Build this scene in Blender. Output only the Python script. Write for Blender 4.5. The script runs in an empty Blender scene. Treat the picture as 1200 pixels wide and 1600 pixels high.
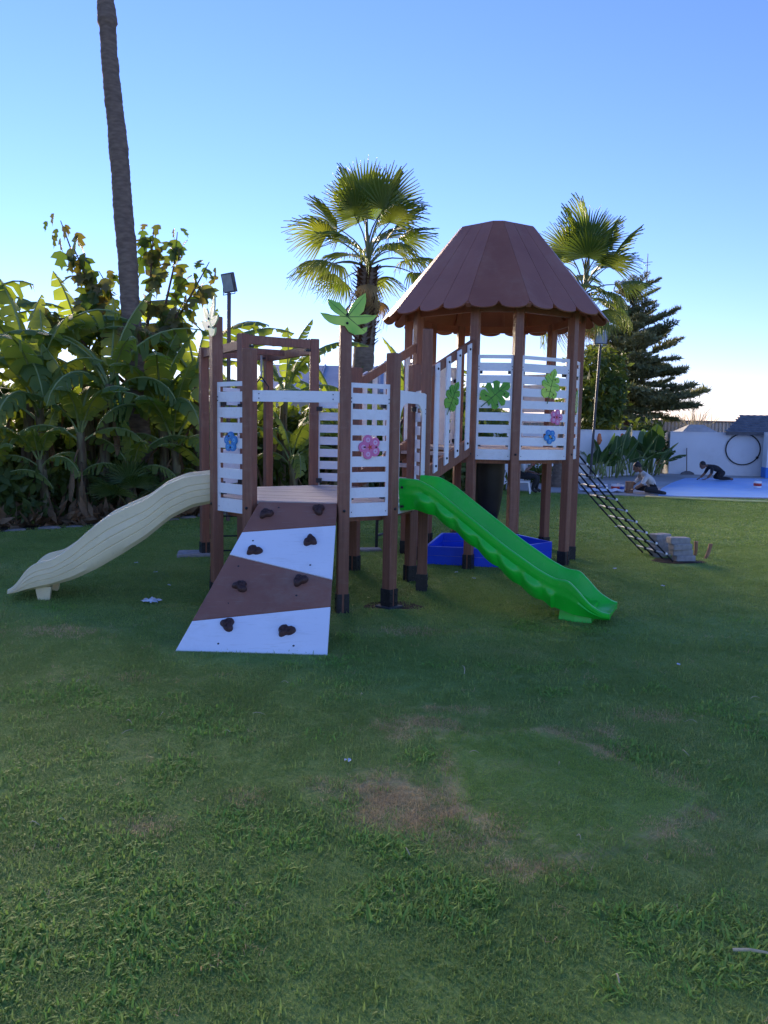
import bpy, bmesh, math, random
import numpy as np
from mathutils import Vector, Matrix, noise as mnoise

# ------------------------------------------------------------------ camera, sky, sun, exposure
scene = bpy.context.scene
COL = scene.collection
cam_d = bpy.data.cameras.new("camera")
cam_d.sensor_fit = 'VERTICAL'
cam_d.sensor_height = 36.0
cam_d.lens = 36.0 * 1218.26 / 1600.0
cam_d.clip_start = 0.05
cam_d.clip_end = 2000.0
cam = bpy.data.objects.new("camera", cam_d)
COL.objects.link(cam)
PITCH, ROLL = 0.1091, 0.0191
cam.matrix_world = (Matrix.Translation((0, 0, 1.5)) @ Matrix.Rotation(math.pi / 2 - PITCH, 4, 'X')
                    @ Matrix.Rotation(ROLL, 4, 'Z'))
scene.camera = cam

SUN_EL = math.radians(7.0)
SUN_AZ = math.radians(-25.2)            # from +Y towards +X
world = bpy.data.worlds.new("World")
scene.world = world
world.use_nodes = True
wn = world.node_tree
wn.nodes.clear()
w_out = wn.nodes.new('ShaderNodeOutputWorld')
w_bg = wn.nodes.new('ShaderNodeBackground')
w_sky = wn.nodes.new('ShaderNodeTexSky')
w_sky.sky_type = 'NISHITA'
w_sky.sun_disc = False
w_sky.sun_elevation = SUN_EL
w_sky.sun_rotation = SUN_AZ
w_sky.altitude = 0.0
w_sky.air_density = 1.0
w_sky.dust_density = 0.0
w_sky.ozone_density = 4.0
w_bg.inputs['Strength'].default_value = 0.15
w_mul = wn.nodes.new('ShaderNodeMix')            # even white balance of the whole sky
w_mul.data_type = 'RGBA'
w_mul.blend_type = 'MULTIPLY'
w_mul.inputs[0].default_value = 1.0
w_mul.inputs[7].default_value = (0.98, 0.73, 1.0, 1.0)
wn.links.new(w_sky.outputs[0], w_mul.inputs[6])
wn.links.new(w_mul.outputs[2], w_bg.inputs[0])
wn.links.new(w_bg.outputs[0], w_out.inputs[0])

sun_d = bpy.data.lights.new("sun", 'SUN')
sun_d.energy = 5.0
sun_d.angle = math.radians(38)           # low sun veiled by haze and foliage: soft light
sun_d.color = (1.0, 0.80, 0.58)
sun = bpy.data.objects.new("sun", sun_d)
COL.objects.link(sun)
to_sun = Vector((math.sin(SUN_AZ) * math.cos(SUN_EL), math.cos(SUN_AZ) * math.cos(SUN_EL), math.sin(SUN_EL)))
sun.rotation_euler = to_sun.to_track_quat('Z', 'Y').to_euler()
sun.location = (-8, 16, 12)

vs = scene.view_settings
vs.view_transform = 'Standard'
vs.look = 'None'
vs.exposure = 1.7
vs.gamma = 1.0
vs.use_curve_mapping = False
scene.cycles.max_bounces = 8
scene.cycles.transparent_max_bounces = 8

# ------------------------------------------------------------------ helpers
WM = {}
rng = random.Random(7)
R = math.radians


def sid(o):
    return o.name


def link(o, parent=None, world_m=None):
    COL.objects.link(o)
    wm = world_m if world_m is not None else Matrix.Identity(4)
    if parent is not None:
        o.parent = parent
        o.matrix_local = WM[sid(parent)].inverted() @ wm
    else:
        o.matrix_world = wm
    WM[sid(o)] = wm.copy()
    return o


def tag(o, label=None, cat=None, group=None, kind=None):
    if label:
        o['label'] = label
    if cat:
        o['category'] = cat
    if group:
        o['group'] = group
    if kind:
        o['kind'] = kind
    return o


def empty(name, loc, label, cat, group=None, rz=0.0):
    o = bpy.data.objects.new(name, None)
    o.empty_display_size = 0.1
    link(o, None, Matrix.Translation(loc) @ Matrix.Rotation(rz, 4, 'Z'))
    return tag(o, label, cat, group)


def inst(name, me, parent=None, m=None):
    return link(bpy.data.objects.new(name, me), parent, m)


class MB:
    """collects shapes for ONE mesh"""

    def __init__(self):
        self.v = []
        self.f = []
        self.mi = []
        self.cur = 0

    def add(self, vs_, fs_):
        b = len(self.v)
        self.v.extend([tuple(p) for p in vs_])
        for f in fs_:
            self.f.append(tuple(i + b for i in f))
            self.mi.append(self.cur)
        return b

    def box(self, c, s, rz=0.0, m=None):
        hx, hy, hz = s[0] / 2, s[1] / 2, s[2] / 2
        pts = [Vector((x, y, z)) for z in (-hz, hz) for x, y in ((-hx, -hy), (hx, -hy), (hx, hy), (-hx, hy))]
        mm = Matrix.Translation(c) @ (m if m is not None else Matrix.Rotation(rz, 4, 'Z'))
        self.add([mm @ p for p in pts], [(3, 2, 1, 0), (4, 5, 6, 7), (0, 1, 5, 4), (1, 2, 6, 5), (2, 3, 7, 6), (3, 0, 4, 7)])

    def bevbox(self, c, s, b, rz=0.0):
        """upright box with its four vertical edges and top rim chamfered"""
        hx, hy, hz = s[0] / 2, s[1] / 2, s[2] / 2
        ring = lambda k: [(-hx + k, -hy), (hx - k, -hy), (hx, -hy + k), (hx, hy - k), (hx - k, hy), (-hx + k, hy), (-hx, hy - k), (-hx, -hy + k)]
        r1 = ring(b)
        pts = [(x, y, -hz) for x, y in r1] + [(x, y, hz - b) for x, y in r1]
        sc = (1 - b / hx)
        pts += [(x * sc, y * sc, hz) for x, y in r1]
        mm = Matrix.Translation(c) @ Matrix.Rotation(rz, 4, 'Z')
        fs_ = [tuple(range(7, -1, -1)), tuple(range(16, 24))]
        for k in range(2):
            for i in range(8):
                j = (i + 1) % 8
                fs_.append((k * 8 + i, k * 8 + j, k * 8 + 8 + j, k * 8 + 8 + i))
        self.add([mm @ Vector(p) for p in pts], fs_)

    def beam(self, a, b, w, h, up=(0, 0, 1)):
        a = Vector(a); b = Vector(b)
        d = (b - a)
        L = d.length
        d.normalize()
        s = d.cross(Vector(up)).normalized()
        u = s.cross(d).normalized()
        mm = Matrix((s, d, u)).transposed().to_4x4()
        self.box((a + b) / 2, (w, L, h), m=mm)

    def tube(self, path, rad, n=8, cap=True):
        path = [Vector(p) for p in path]
        rads = rad if isinstance(rad, (list, tuple)) else [rad] * len(path)
        base = None
        rings = []
        ref = Vector((0.31, 0.17, 0.93)).normalized()
        for i, p in enumerate(path):
            d = (path[min(i + 1, len(path) - 1)] - path[max(i - 1, 0)])
            if d.length < 1e-9:
                d = Vector((0, 0, 1))
            d.normalize()
            if base is None:
                r0 = ref if abs(d.dot(ref)) < 0.9 else Vector((1, 0, 0))
                base = (r0 - d * r0.dot(d)).normalized()
            else:
                base = (base - d * base.dot(d)).normalized()
            s = d.cross(base)
            rings.append([p + (base * math.cos(2 * math.pi * k / n) + s * math.sin(2 * math.pi * k / n)) * rads[i] for k in range(n)])
        vs_ = [q for r in rings for q in r]
        fs_ = []
        for i in range(len(path) - 1):
            for k in range(n):
                j = (k + 1) % n
                fs_.append((i * n + k, i * n + j, (i + 1) * n + j, (i + 1) * n + k))
        if cap:
            fs_.append(tuple(range(n - 1, -1, -1)))
            fs_.append(tuple((len(path) - 1) * n + k for k in range(n)))
        self.add(vs_, fs_)

    def loft(self, rings, closed_ring=True, cap=True):
        n = len(rings[0])
        vs_ = [q for r in rings for q in r]
        fs_ = []
        for i in range(len(rings) - 1):
            for k in range(n if closed_ring else n - 1):
                j = (k + 1) % n
                fs_.append((i * n + k, i * n + j, (i + 1) * n + j, (i + 1) * n + k))
        if cap and closed_ring:
            fs_.append(tuple(range(n - 1, -1, -1)))
            fs_.append(tuple((len(rings) - 1) * n + k for k in range(n)))
        self.add(vs_, fs_)

    def prism(self, poly, m, t0, t1):
        """poly (x, z) in the local XZ plane, thickness y from t0 to t1"""
        n = len(poly)
        vs_ = [m @ Vector((x, t0, z)) for x, z in poly] + [m @ Vector((x, t1, z)) for x, z in poly]
        fs_ = [tuple(range(n)), tuple(range(2 * n - 1, n - 1, -1))]
        for i in range(n):
            j = (i + 1) % n
            fs_.append((i, i + n, j + n, j))
        self.add(vs_, fs_)

    def ellipsoid(self, c, r, m=None, nu=12, nv=8):
        vs_, fs_ = [], []
        mm = m if m is not None else Matrix.Identity(3)
        for i in range(nv + 1):
            th = math.pi * i / nv
            for k in range(nu):
                ph = 2 * math.pi * k / nu
                p = Vector((r[0] * math.sin(th) * math.cos(ph), r[1] * math.sin(th) * math.sin(ph), r[2] * math.cos(th)))
                vs_.append(Vector(c) + mm @ p)
        for i in range(nv):
            for k in range(nu):
                j = (k + 1) % nu
                fs_.append((i * nu + k, (i + 1) * nu + k, (i + 1) * nu + j, i * nu + j))
        self.add(vs_, fs_)

    def mesh(self, name, mats, smooth=False, auto=None, fix=True, merge=False):
        me = bpy.data.meshes.new(name)
        me.from_pydata(self.v, [], self.f)
        mats = mats if isinstance(mats, (list, tuple)) else [mats]
        for m in mats:
            me.materials.append(m)
        me.polygons.foreach_set('material_index', self.mi)
        if fix or merge:
            bm = bmesh.new()
            bm.from_mesh(me)
            if merge:
                bmesh.ops.remove_doubles(bm, verts=bm.verts, dist=1e-5)
            bmesh.ops.recalc_face_normals(bm, faces=bm.faces)
            bm.to_mesh(me)
            bm.free()
        if smooth:
            me.polygons.foreach_set('use_smooth', [True] * len(me.polygons))
            if auto is not None:
                me.set_sharp_from_angle(angle=R(auto))
        me.update()
        return me

    def obj(self, name, mats, parent=None, m=None, **k):
        """vertices are given in world space unless m is given"""
        return inst(name, self.mesh(name, mats, **k), parent, m)


def grid_panel(mb, xs, zs, solid, m, t0, t1):
    """sheet cut with rectangular openings: cells (i, j) of xs x zs where solid(i, j)"""
    nx, nz = len(xs) - 1, len(zs) - 1
    vid = {}
    vs_, fs_ = [], []

    def V(i, j, t):
        k = (i, j, t)
        if k not in vid:
            vid[k] = len(vs_)
            vs_.append(m @ Vector((xs[i], t0 if t == 0 else t1, zs[j])))
        return vid[k]
    S = lambda i, j: 0 <= i < nx and 0 <= j < nz and solid(i, j)
    for i in range(nx):
        for j in range(nz):
            if not S(i, j):
                continue
            fs_.append((V(i, j, 0), V(i + 1, j, 0), V(i + 1, j + 1, 0), V(i, j + 1, 0)))
            fs_.append((V(i, j + 1, 1), V(i + 1, j + 1, 1), V(i + 1, j, 1), V(i, j, 1)))
            for (di, dj, a, b) in ((-1, 0, (i, j + 1), (i, j)), (1, 0, (i + 1, j), (i + 1, j + 1)), (0, -1, (i, j), (i + 1, j)), (0, 1, (i + 1, j + 1), (i, j + 1))):
                if not S(i + di, j + dj):
                    fs_.append((V(*a, 0), V(*a, 1), V(*b, 1), V(*b, 0)))
    mb.add(vs_, fs_)


# ------------------------------------------------------------------ materials
def new_mat(name):
    m = bpy.data.materials.new(name)
    m.use_nodes = True
    nt = m.node_tree
    nt.nodes.clear()
    out = nt.nodes.new('ShaderNodeOutputMaterial')
    return m, nt, out


def N(nt, t, **k):
    n = nt.nodes.new(t)
    for a, b in k.items():
        if a in n.inputs:
            n.inputs[a].default_value = b
        else:
            setattr(n, a, b)
    return n


def ramp_node(nt, stops):
    r = nt.nodes.new('ShaderNodeValToRGB')
    el = r.color_ramp.elements
    while len(el) > 1:
        el.remove(el[-1])
    el[0].position, el[0].color = stops[0][0], (*stops[0][1], 1)
    for p, c in stops[1:]:
        e = el.new(p)
        e.color = (*c, 1)
    return r


def surf(name, c1, c2=None, scale=6.0, rough=0.55, bump=0.0, bscale=60.0, detail=4.0, stretch=None, spec=0.4, coords='Object', rvar=0.0, coat=0.0, dirt=None, dirt_amt=0.35, lo=0.35, hi=0.65, scuff=0.0):
    """noise-varied principled surface"""
    m, nt, out = new_mat(name)
    L = nt.links
    p = N(nt, 'ShaderNodeBsdfPrincipled', Roughness=rough)
    p.inputs['Specular IOR Level'].default_value = spec
    if coat:
        p.inputs['Coat Weight'].default_value = coat
        p.inputs['Coat Roughness'].default_value = 0.15
    L.new(p.outputs[0], out.inputs[0])
    if coords == 'World':
        tc = N(nt, 'ShaderNodeNewGeometry')
        src = tc.outputs['Position']
    else:
        tc = N(nt, 'ShaderNodeTexCoord')
        src = tc.outputs['Object']
    mp = N(nt, 'ShaderNodeMapping')
    if stretch:
        mp.inputs['Scale'].default_value = stretch
    L.new(src, mp.inputs[0])
    c2 = c2 if c2 is not None else tuple(x * 0.8 for x in c1)
    n1 = N(nt, 'ShaderNodeTexNoise', Scale=scale, Detail=detail)
    L.new(mp.outputs[0], n1.inputs['Vector'])
    r1 = ramp_node(nt, [(lo, c2), (hi, c1)])
    L.new(n1.outputs['Fac'], r1.inputs[0])
    col = r1.outputs[0]
    if dirt:
        n3 = N(nt, 'ShaderNodeTexNoise', Scale=2.3, Detail=8.0, Roughness=0.7)
        L.new(src, n3.inputs['Vector'])
        r3 = ramp_node(nt, [(0.52, (0, 0, 0)), (0.75, (dirt_amt,) * 3)])
        L.new(n3.outputs['Fac'], r3.inputs[0])
        mx = N(nt, 'ShaderNodeMix', data_type='RGBA')
        L.new(r3.outputs[0], mx.inputs[0])
        L.new(col, mx.inputs[6])
        mx.inputs[7].default_value = (*dirt, 1)
        col = mx.outputs[2]
    if scuff:
        mp2 = N(nt, 'ShaderNodeMapping')
        mp2.inputs['Rotation'].default_value = (0.3, 0.5, 0.9)
        mp2.inputs['Scale'].default_value = (2.0, 22.0, 9.0)
        L.new(src, mp2.inputs[0])
        n4 = N(nt, 'ShaderNodeTexNoise', Scale=3.0, Detail=6.0, Roughness=0.75)
        L.new(mp2.outputs[0], n4.inputs['Vector'])
        r4 = ramp_node(nt, [(0.56, (0, 0, 0)), (0.72, (scuff,) * 3)])
        L.new(n4.outputs['Fac'], r4.inputs[0])
        mx4 = N(nt, 'ShaderNodeMix', data_type='RGBA')
        L.new(r4.outputs[0], mx4.inputs[0])
        L.new(col, mx4.inputs[6])
        mx4.inputs[7].default_value = (*(dirt or (0.3, 0.27, 0.24)), 1)
        col = mx4.outputs[2]
    L.new(col, p.inputs['Base Color'])
    if rvar:
        mr = N(nt, 'ShaderNodeMapRange')
        mr.inputs['To Min'].default_value = rough - rvar
        mr.inputs['To Max'].default_value = rough + rvar
        L.new(n1.outputs['Fac'], mr.inputs[0])
        L.new(mr.outputs[0], p.inputs['Roughness'])
    if bump:
        n2 = N(nt, 'ShaderNodeTexNoise', Scale=bscale, Detail=3.0)
        L.new(mp.outputs[0], n2.inputs['Vector'])
        b = N(nt, 'ShaderNodeBump', Strength=bump, Distance=0.01)
        L.new(n2.outputs['Fac'], b.inputs['Height'])
        L.new(b.outputs[0], p.inputs['Normal'])
    return m


def leaf_mat(name, c1, c2, scale=2.0, trans=0.45, rough=0.45, tcol=None, per_obj=0.0, spec=0.35, detail=3.0):
    """leaf: noise-varied colour, light passes through"""
    m, nt, out = new_mat(name)
    L = nt.links
    g = N(nt, 'ShaderNodeNewGeometry')
    n1 = N(nt, 'ShaderNodeTexNoise', Scale=scale, Detail=detail)
    L.new(g.outputs['Position'], n1.inputs['Vector'])
    oi = N(nt, 'ShaderNodeObjectInfo')
    fac = n1.outputs['Fac']
    if per_obj:
        ma = N(nt, 'ShaderNodeMath', operation='MULTIPLY_ADD')
        L.new(oi.outputs['Random'], ma.inputs[0])
        ma.inputs[1].default_value = per_obj
        L.new(fac, ma.inputs[2])
        mb_ = N(nt, 'ShaderNodeMath', operation='SUBTRACT')
        L.new(ma.outputs[0], mb_.inputs[0])
        mb_.inputs[1].default_value = per_obj / 2
        fac = mb_.outputs[0]
    r = ramp_node(nt, [(0.3, c1), (0.7, c2)])
    L.new(fac, r.inputs[0])
    p = N(nt, 'ShaderNodeBsdfPrincipled', Roughness=rough)
    p.inputs['Specular IOR Level'].default_value = spec
    L.new(r.outputs[0], p.inputs['Base Color'])
    t = N(nt, 'ShaderNodeBsdfTranslucent')
    hs = N(nt, 'ShaderNodeMix', data_type='RGBA', blend_type='MULTIPLY')
    hs.inputs[0].default_value = 1.0
    L.new(r.outputs[0], hs.inputs[6])
    hs.inputs[7].default_value = (*(tcol or (2.2, 2.0, 0.7)), 1)
    L.new(hs.outputs[2], t.inputs[0])
    mx = N(nt, 'ShaderNodeMixShader')
    mx.inputs[0].default_value = trans
    L.new(p.outputs[0], mx.inputs[1])
    L.new(t.outputs[0], mx.inputs[2])
    L.new(mx.outputs[0], out.inputs[0])
    return m


M = {}
M['post'] = surf('brown_composite', (0.29, 0.125, 0.075), (0.22, 0.090, 0.055), scale=9, rough=0.5, bump=0.25, bscale=40, stretch=(6, 6, 0.35), dirt=(0.36, 0.24, 0.16), dirt_amt=0.45, scuff=0.35)
M['roofbrown'] = surf('roof_board_brown', (0.31, 0.118, 0.070), (0.27, 0.098, 0.058), scale=3, rough=0.42, bump=0.06, bscale=90, dirt=(0.42, 0.24, 0.16), dirt_amt=0.4, scuff=0.3)
M['rampbrown'] = surf('ramp_brown_board', (0.32, 0.135, 0.082), (0.27, 0.112, 0.068), scale=4, rough=0.45, bump=0.08, bscale=200, dirt=(0.36, 0.27, 0.19), dirt_amt=0.5, scuff=0.5)
M['white'] = surf('white_board', (0.90, 0.90, 0.89), (0.86, 0.86, 0.86), scale=2.5, rough=0.38, bump=0.04, bscale=250, dirt=(0.5, 0.45, 0.38), dirt_amt=0.38, scuff=0.4)
M['black'] = surf('black_steel', (0.018, 0.018, 0.02), (0.03, 0.03, 0.032), scale=30, rough=0.45, bump=0.1, bscale=120)
M['blackpl'] = surf('black_plastic', (0.012, 0.012, 0.013), (0.02, 0.02, 0.02), scale=5, rough=0.4)
M['deck'] = surf('deck_plank_grey', (0.64, 0.52, 0.44), (0.46, 0.36, 0.30), scale=5, rough=0.65, bump=0.3, bscale=30, stretch=(1, 14, 14))
M['green'] = surf('green_plastic', (0.010, 0.58, 0.030), (0.008, 0.49, 0.025), scale=3, rough=0.3, bump=0.05, bscale=45, spec=0.5, dirt=(0.10, 0.52, 0.09), dirt_amt=0.4, rvar=0.06, scuff=0.5)
M['beige'] = surf('beige_plastic', (0.86, 0.72, 0.41), (0.78, 0.65, 0.37), scale=3, rough=0.42, bump=0.05, bscale=45, dirt=(0.55, 0.46, 0.29), dirt_amt=0.45, scuff=0.4)
M['blue'] = surf('blue_plastic', (0.010, 0.075, 0.70), (0.008, 0.06, 0.6), scale=3, rough=0.38, bump=0.05, bscale=45)
M['hold'] = surf('hold_brown_resin', (0.075, 0.032, 0.024), (0.05, 0.022, 0.017), scale=30, rough=0.55, bump=0.3, bscale=140)
M['leafprint'] = surf('printed_green', (0.16, 0.46, 0.03), (0.05, 0.30, 0.02), scale=7, rough=0.32, detail=2)
M['leafprintlt'] = surf('printed_light_green', (0.55, 0.78, 0.10), (0.22, 0.56, 0.05), scale=6, rough=0.32, detail=1)
M['leafvein'] = surf('printed_dark_vein', (0.03, 0.13, 0.015), (0.025, 0.10, 0.01), rough=0.4)
M['leafpale'] = surf('overexposed_leaf_pale', (0.72, 0.76, 0.55), (0.55, 0.66, 0.30), scale=9, rough=0.35)  # pale tone imitates overexposure on the back of the left topper
M['pink'] = surf('printed_pink', (0.80, 0.22, 0.40), (0.70, 0.16, 0.36), scale=14, rough=0.35)
M['pinklt'] = surf('printed_pink_light', (0.85, 0.55, 0.72), (0.78, 0.42, 0.62), scale=20, rough=0.35)
M['red'] = surf('printed_red', (0.62, 0.06, 0.04), (0.5, 0.04, 0.03), rough=0.4)
M['bluefl'] = surf('printed_blue', (0.03, 0.30, 0.66), (0.02, 0.18, 0.52), scale=14, rough=0.35)
M['bluelt'] = surf('printed_blue_light', (0.16, 0.52, 0.80), (0.07, 0.36, 0.70), scale=20, rough=0.35)
M['yellow'] = surf('printed_yellow', (0.75, 0.50, 0.06), (0.65, 0.4, 0.05), rough=0.4)
M['alu'] = surf('pale_rung', (0.62, 0.64, 0.66), (0.5, 0.52, 0.54), rough=0.35)
M['rope'] = surf('black_rope', (0.012, 0.013, 0.013), (0.025, 0.026, 0.025), scale=80, rough=0.8)
M['steel'] = surf('galvanised', (0.45, 0.46, 0.47), (0.36, 0.37, 0.38), rough=0.4)

# ------------------------------------------------------------------ the play structure (two chamfered-pentagon decks)
TH = math.degrees(-0.0642)
SW, SC = 0.7615, 0.441                    # wide side, corner side


def deca(cx, cy, start, w=SW, c=SC):
    pts = [Vector((0, 0))]
    for i in range(9):
        L_ = c if i % 2 == 0 else w
        a = R(start + TH + 36 * i)
        pts.append(pts[-1] + Vector((math.cos(a), math.sin(a))) * L_)
    mean = sum(pts, Vector((0, 0))) / 10
    return [p - mean + Vector((cx, cy)) for p in pts]


PA = deca(-0.6149, 7.1054, -38)           # low deck posts
PT = deca(1.2257, 9.1785, -2)             # tower posts
PCEN, TCEN = Vector((-0.6149, 7.1054)), Vector((1.2257, 9.1785))
DECK1, DECK2 = 0.885, 1.29
PW = 0.09

play = empty('play_structure', (PCEN.x, PCEN.y, 0), 'brown and white playground climbing set with roofed tower, two slides and climbing ramp', 'playground')


def side(P, i):
    a, b = P[i], P[(i + 1) % 10]
    d = (b - a)
    ang = math.atan2(d.y, d.x)
    mid = (a + b) / 2
    return d.length, ang, Matrix.Translation((mid.x, mid.y, 0)) @ Matrix.Rotation(ang, 4, 'Z')


# shared small meshes
def bolt_mesh():
    mb = MB()
    n = 8
    rings = []
    for y, r in ((0.0, 0.0095), (-0.004, 0.0095), (-0.0075, 0.006), (-0.008, 0.001)):
        rings.append([Vector((math.cos(2 * math.pi * k / n) * r, y, math.sin(2 * math.pi * k / n) * r)) for k in range(n)])
    mb.loft(rings)
    return mb.mesh('bolt', M['black'], smooth=True, auto=50)


BOLT = bolt_mesh()


def bolt(parent, m, x, y, z, s=1.0):
    return inst('bolt', BOLT, parent, m @ Matrix.Translation((x, y, z)) @ Matrix.Scale(s, 4))


def post(P, i, top, prefix='post', shoe=0.16, base=-0.05):
    p = P[i]
    a0 = side(P, (i - 1) % 10)[1]
    a1 = side(P, i)[1]
    v = Vector((math.cos(a0) + math.cos(a1), math.sin(a0) + math.sin(a1)))
    rz = math.atan2(v.y, v.x)
    return make_post(p, rz, top, shoe, base)


POSTM = {}


def make_post(p, rz, top, shoe=0.16, base=-0.05):
    key = round(top, 3)
    if key not in POSTM:
        mb = MB()
        mb.bevbox((0, 0, (top + base) / 2), (PW, PW, top - base), 0.006)
        POSTM[key] = mb.mesh('post', M['post'])
    m = Matrix.Translation((p.x, p.y, 0)) @ Matrix.Rotation(rz, 4, 'Z')
    o = inst('post', POSTM[key], play, m)
    if shoe:
        if 'shoe' not in POSTM:
            mb = MB()
            h = PW / 2
            t = 0.005
            for sx in (-1, 1):
                # two angle plates that clasp the post with a slit between
                mb.box((sx * (h + t / 2 + 0.001), 0, shoe / 2), (t, PW + 2 * t + 0.002, shoe))
                for sy in (-1, 1):
                    mb.box((sx * (h - 0.018), sy * (h + t / 2 + 0.001), shoe / 2), (0.036, t, shoe))
                    for zz in (0.045, 0.115):
                        mb.box((sx * (h - 0.018), sy * (h + t + 0.004), zz), (0.014, 0.006, 0.014))
                for zz in (0.045, 0.115):
                    mb.box((sx * (h + t + 0.004), 0.0, zz), (0.006, 0.014, 0.014))
            POSTM['shoe'] = mb.mesh('post_shoe', M['black'])
        inst('post_shoe', POSTM['shoe'], o, m)
    return o, m


HT, HS = 2.37, 2.09
tops = [HT, HS, HT, HS, HT, HS, HS, HT, HT, HS]
low_posts = []
for i in range(10):
    o, m = post(PA, i, tops[i])
    low_posts.append((o, m))
    for zz in (0.83,):
        bolt(o, m, 0.0, -PW / 2 - 0.001, zz, 1.3)
tow_posts = []
for i in range(10):
    o, m = post(PT, i, 2.78)
    tow_posts.append((o, m))
    for zz in (1.235,):
        bolt(o, m, 0.0, -PW / 2 - 0.001, zz, 1.3)


# ---- decks of planks
def clip(poly, n, d):
    out = []
    for i in range(len(poly)):
        a, b = poly[i], poly[(i + 1) % len(poly)]
        da, db = a.dot(n) - d, b.dot(n) - d
        if da <= 0:
            out.append(a)
        if (da < 0 < db) or (db < 0 < da):
            out.append(a + (b - a) * (da / (da - db)))
    return out


def make_deck(P, cen, z, ang, outset):
    poly = [cen + (p - cen) * outset for p in P]
    mb = MB()
    n = len(poly)
    inner = [cen + (p - cen) * (outset - 0.05) for p in P]
    mb.add([(p.x, p.y, z - 0.16) for p in inner] + [(p.x, p.y, z - 0.032) for p in inner],
           [tuple(range(n - 1, -1, -1)), tuple(range(n, 2 * n))] + [(i, (i + 1) % n, n + (i + 1) % n, n + i) for i in range(n)])
    dk = mb.obj('deck', M['post'], play)
    u = Vector((math.cos(ang), math.sin(ang)))
    v = Vector((-u.y, u.x))
    lo = min((p - cen).dot(v) for p in poly)
    hi = max((p - cen).dot(v) for p in poly)
    pw = 0.128
    k = 0
    y = lo
    while y < hi - 0.01:
        y2 = min(y + pw, hi)
        c1 = clip(poly, v, cen.dot(v) + y2 - 0.003)
        c1 = clip(c1, -v, -(cen.dot(v) + y + 0.003))
        if len(c1) >= 3:
            b = MB()
            q = len(c1)
            dz = rng.uniform(-0.0015, 0.0015)
            b.add([(p.x, p.y, z - 0.03) for p in c1] + [(p.x, p.y, z + dz) for p in c1],
                  [tuple(range(q - 1, -1, -1)), tuple(range(q, 2 * q))] + [(i, (i + 1) % q, q + (i + 1) % q, q + i) for i in range(q)])
            b.obj('plank', M['deck'], dk)
        y = y2
        k += 1
    return dk


make_deck(PA, PCEN, DECK1, R(-2 + TH), 0.945)
make_deck(PT, TCEN, DECK2, R(-2 + TH), 0.945)


# ---- slotted white panels
def slot_panel(P, i, z0, z1, holes=None, bolts=True, label=None, yoff=-0.012):
    L_, ang, m = side(P, i)
    w = L_ - PW - 0.004
    if L_ < 0.5:
        w = L_ - PW * 0.72
    h = z1 - z0
    mb = MB()
    if holes is None:
        mx = min(0.03, w * 0.1)
        xs = [-w / 2, -w / 2 + mx, w / 2 - mx, w / 2]
        zs = [z0]
        for k in range(7, -1, -1):
            t = z1 - (0.037 + k * (h - 0.165) / 7.2)
            zs += [t - 0.043, t]
        zs.append(z1)
        grid_panel(mb, xs, zs, lambda a, b: not (a == 1 and b % 2 == 1), m, yoff - 0.008, yoff + 0.008)
    else:
        nx, nz, hw, hh = holes
        xs = [-w / 2]
        for k in range(nx):
            cx = -w / 2 + (k + 0.5) * w / nx
            xs += [cx - hw / 2, cx + hw / 2]
        xs.append(w / 2)
        zs = [z0]
        for k in range(nz):
            cz = z0 + 0.08 + (k + 0.5) * (h - 0.16) / nz
            zs += [cz - hh / 2, cz + hh / 2]
        zs.append(z1)
        grid_panel(mb, xs, zs, lambda a, b: not (a % 2 == 1 and b % 2 == 1), m, yoff - 0.008, yoff + 0.008)
    o = mb.obj('panel', M['white'], play)
    if bolts:
        for sx in (-1, 1):
            for dz in (0.12, 0.15):
                bolt(o, m, sx * (w / 2 - 0.017), yoff - 0.009, z1 - dz, 0.55)
            bolt(o, m, sx * (w / 2 - 0.03), yoff - 0.009, z0 + 0.04, 0.45)
    # black fixing brackets behind
    for sx in (-1, 1):
        for zz in (z1 - 0.17, z0 + 0.16):
            b = MB()
            b.box(m @ Vector((sx * (w / 2 - 0.03), yoff + 0.030, zz)), (0.055, 0.04, 0.045), rz=ang)
            b.obj('bracket', M['black'], o)
    return o, m, w


L0, L1 = 0.775, 1.838
U0, U1 = 1.175, 2.262
pan_blue = slot_panel(PA, 0, L0, L1)
pan_pink = slot_panel(PA, 2, L0, L1)
slot_panel(PA, 4, L0, L1)
slot_panel(PA, 6, L0, L1)
slot_panel(PA, 8, L0, L1)
pan_ab = slot_panel(PT, 0, U0, U1)
pan_bc = slot_panel(PT, 1, U0, U1)
pan_cd = slot_panel(PT, 2, U0, U1)
slot_panel(PT, 4, U0, U1)
slot_panel(PT, 6, U0, U1, holes=(2, 7, 0.035, 0.04))
slot_panel(PT, 8, U0, U1)


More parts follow.
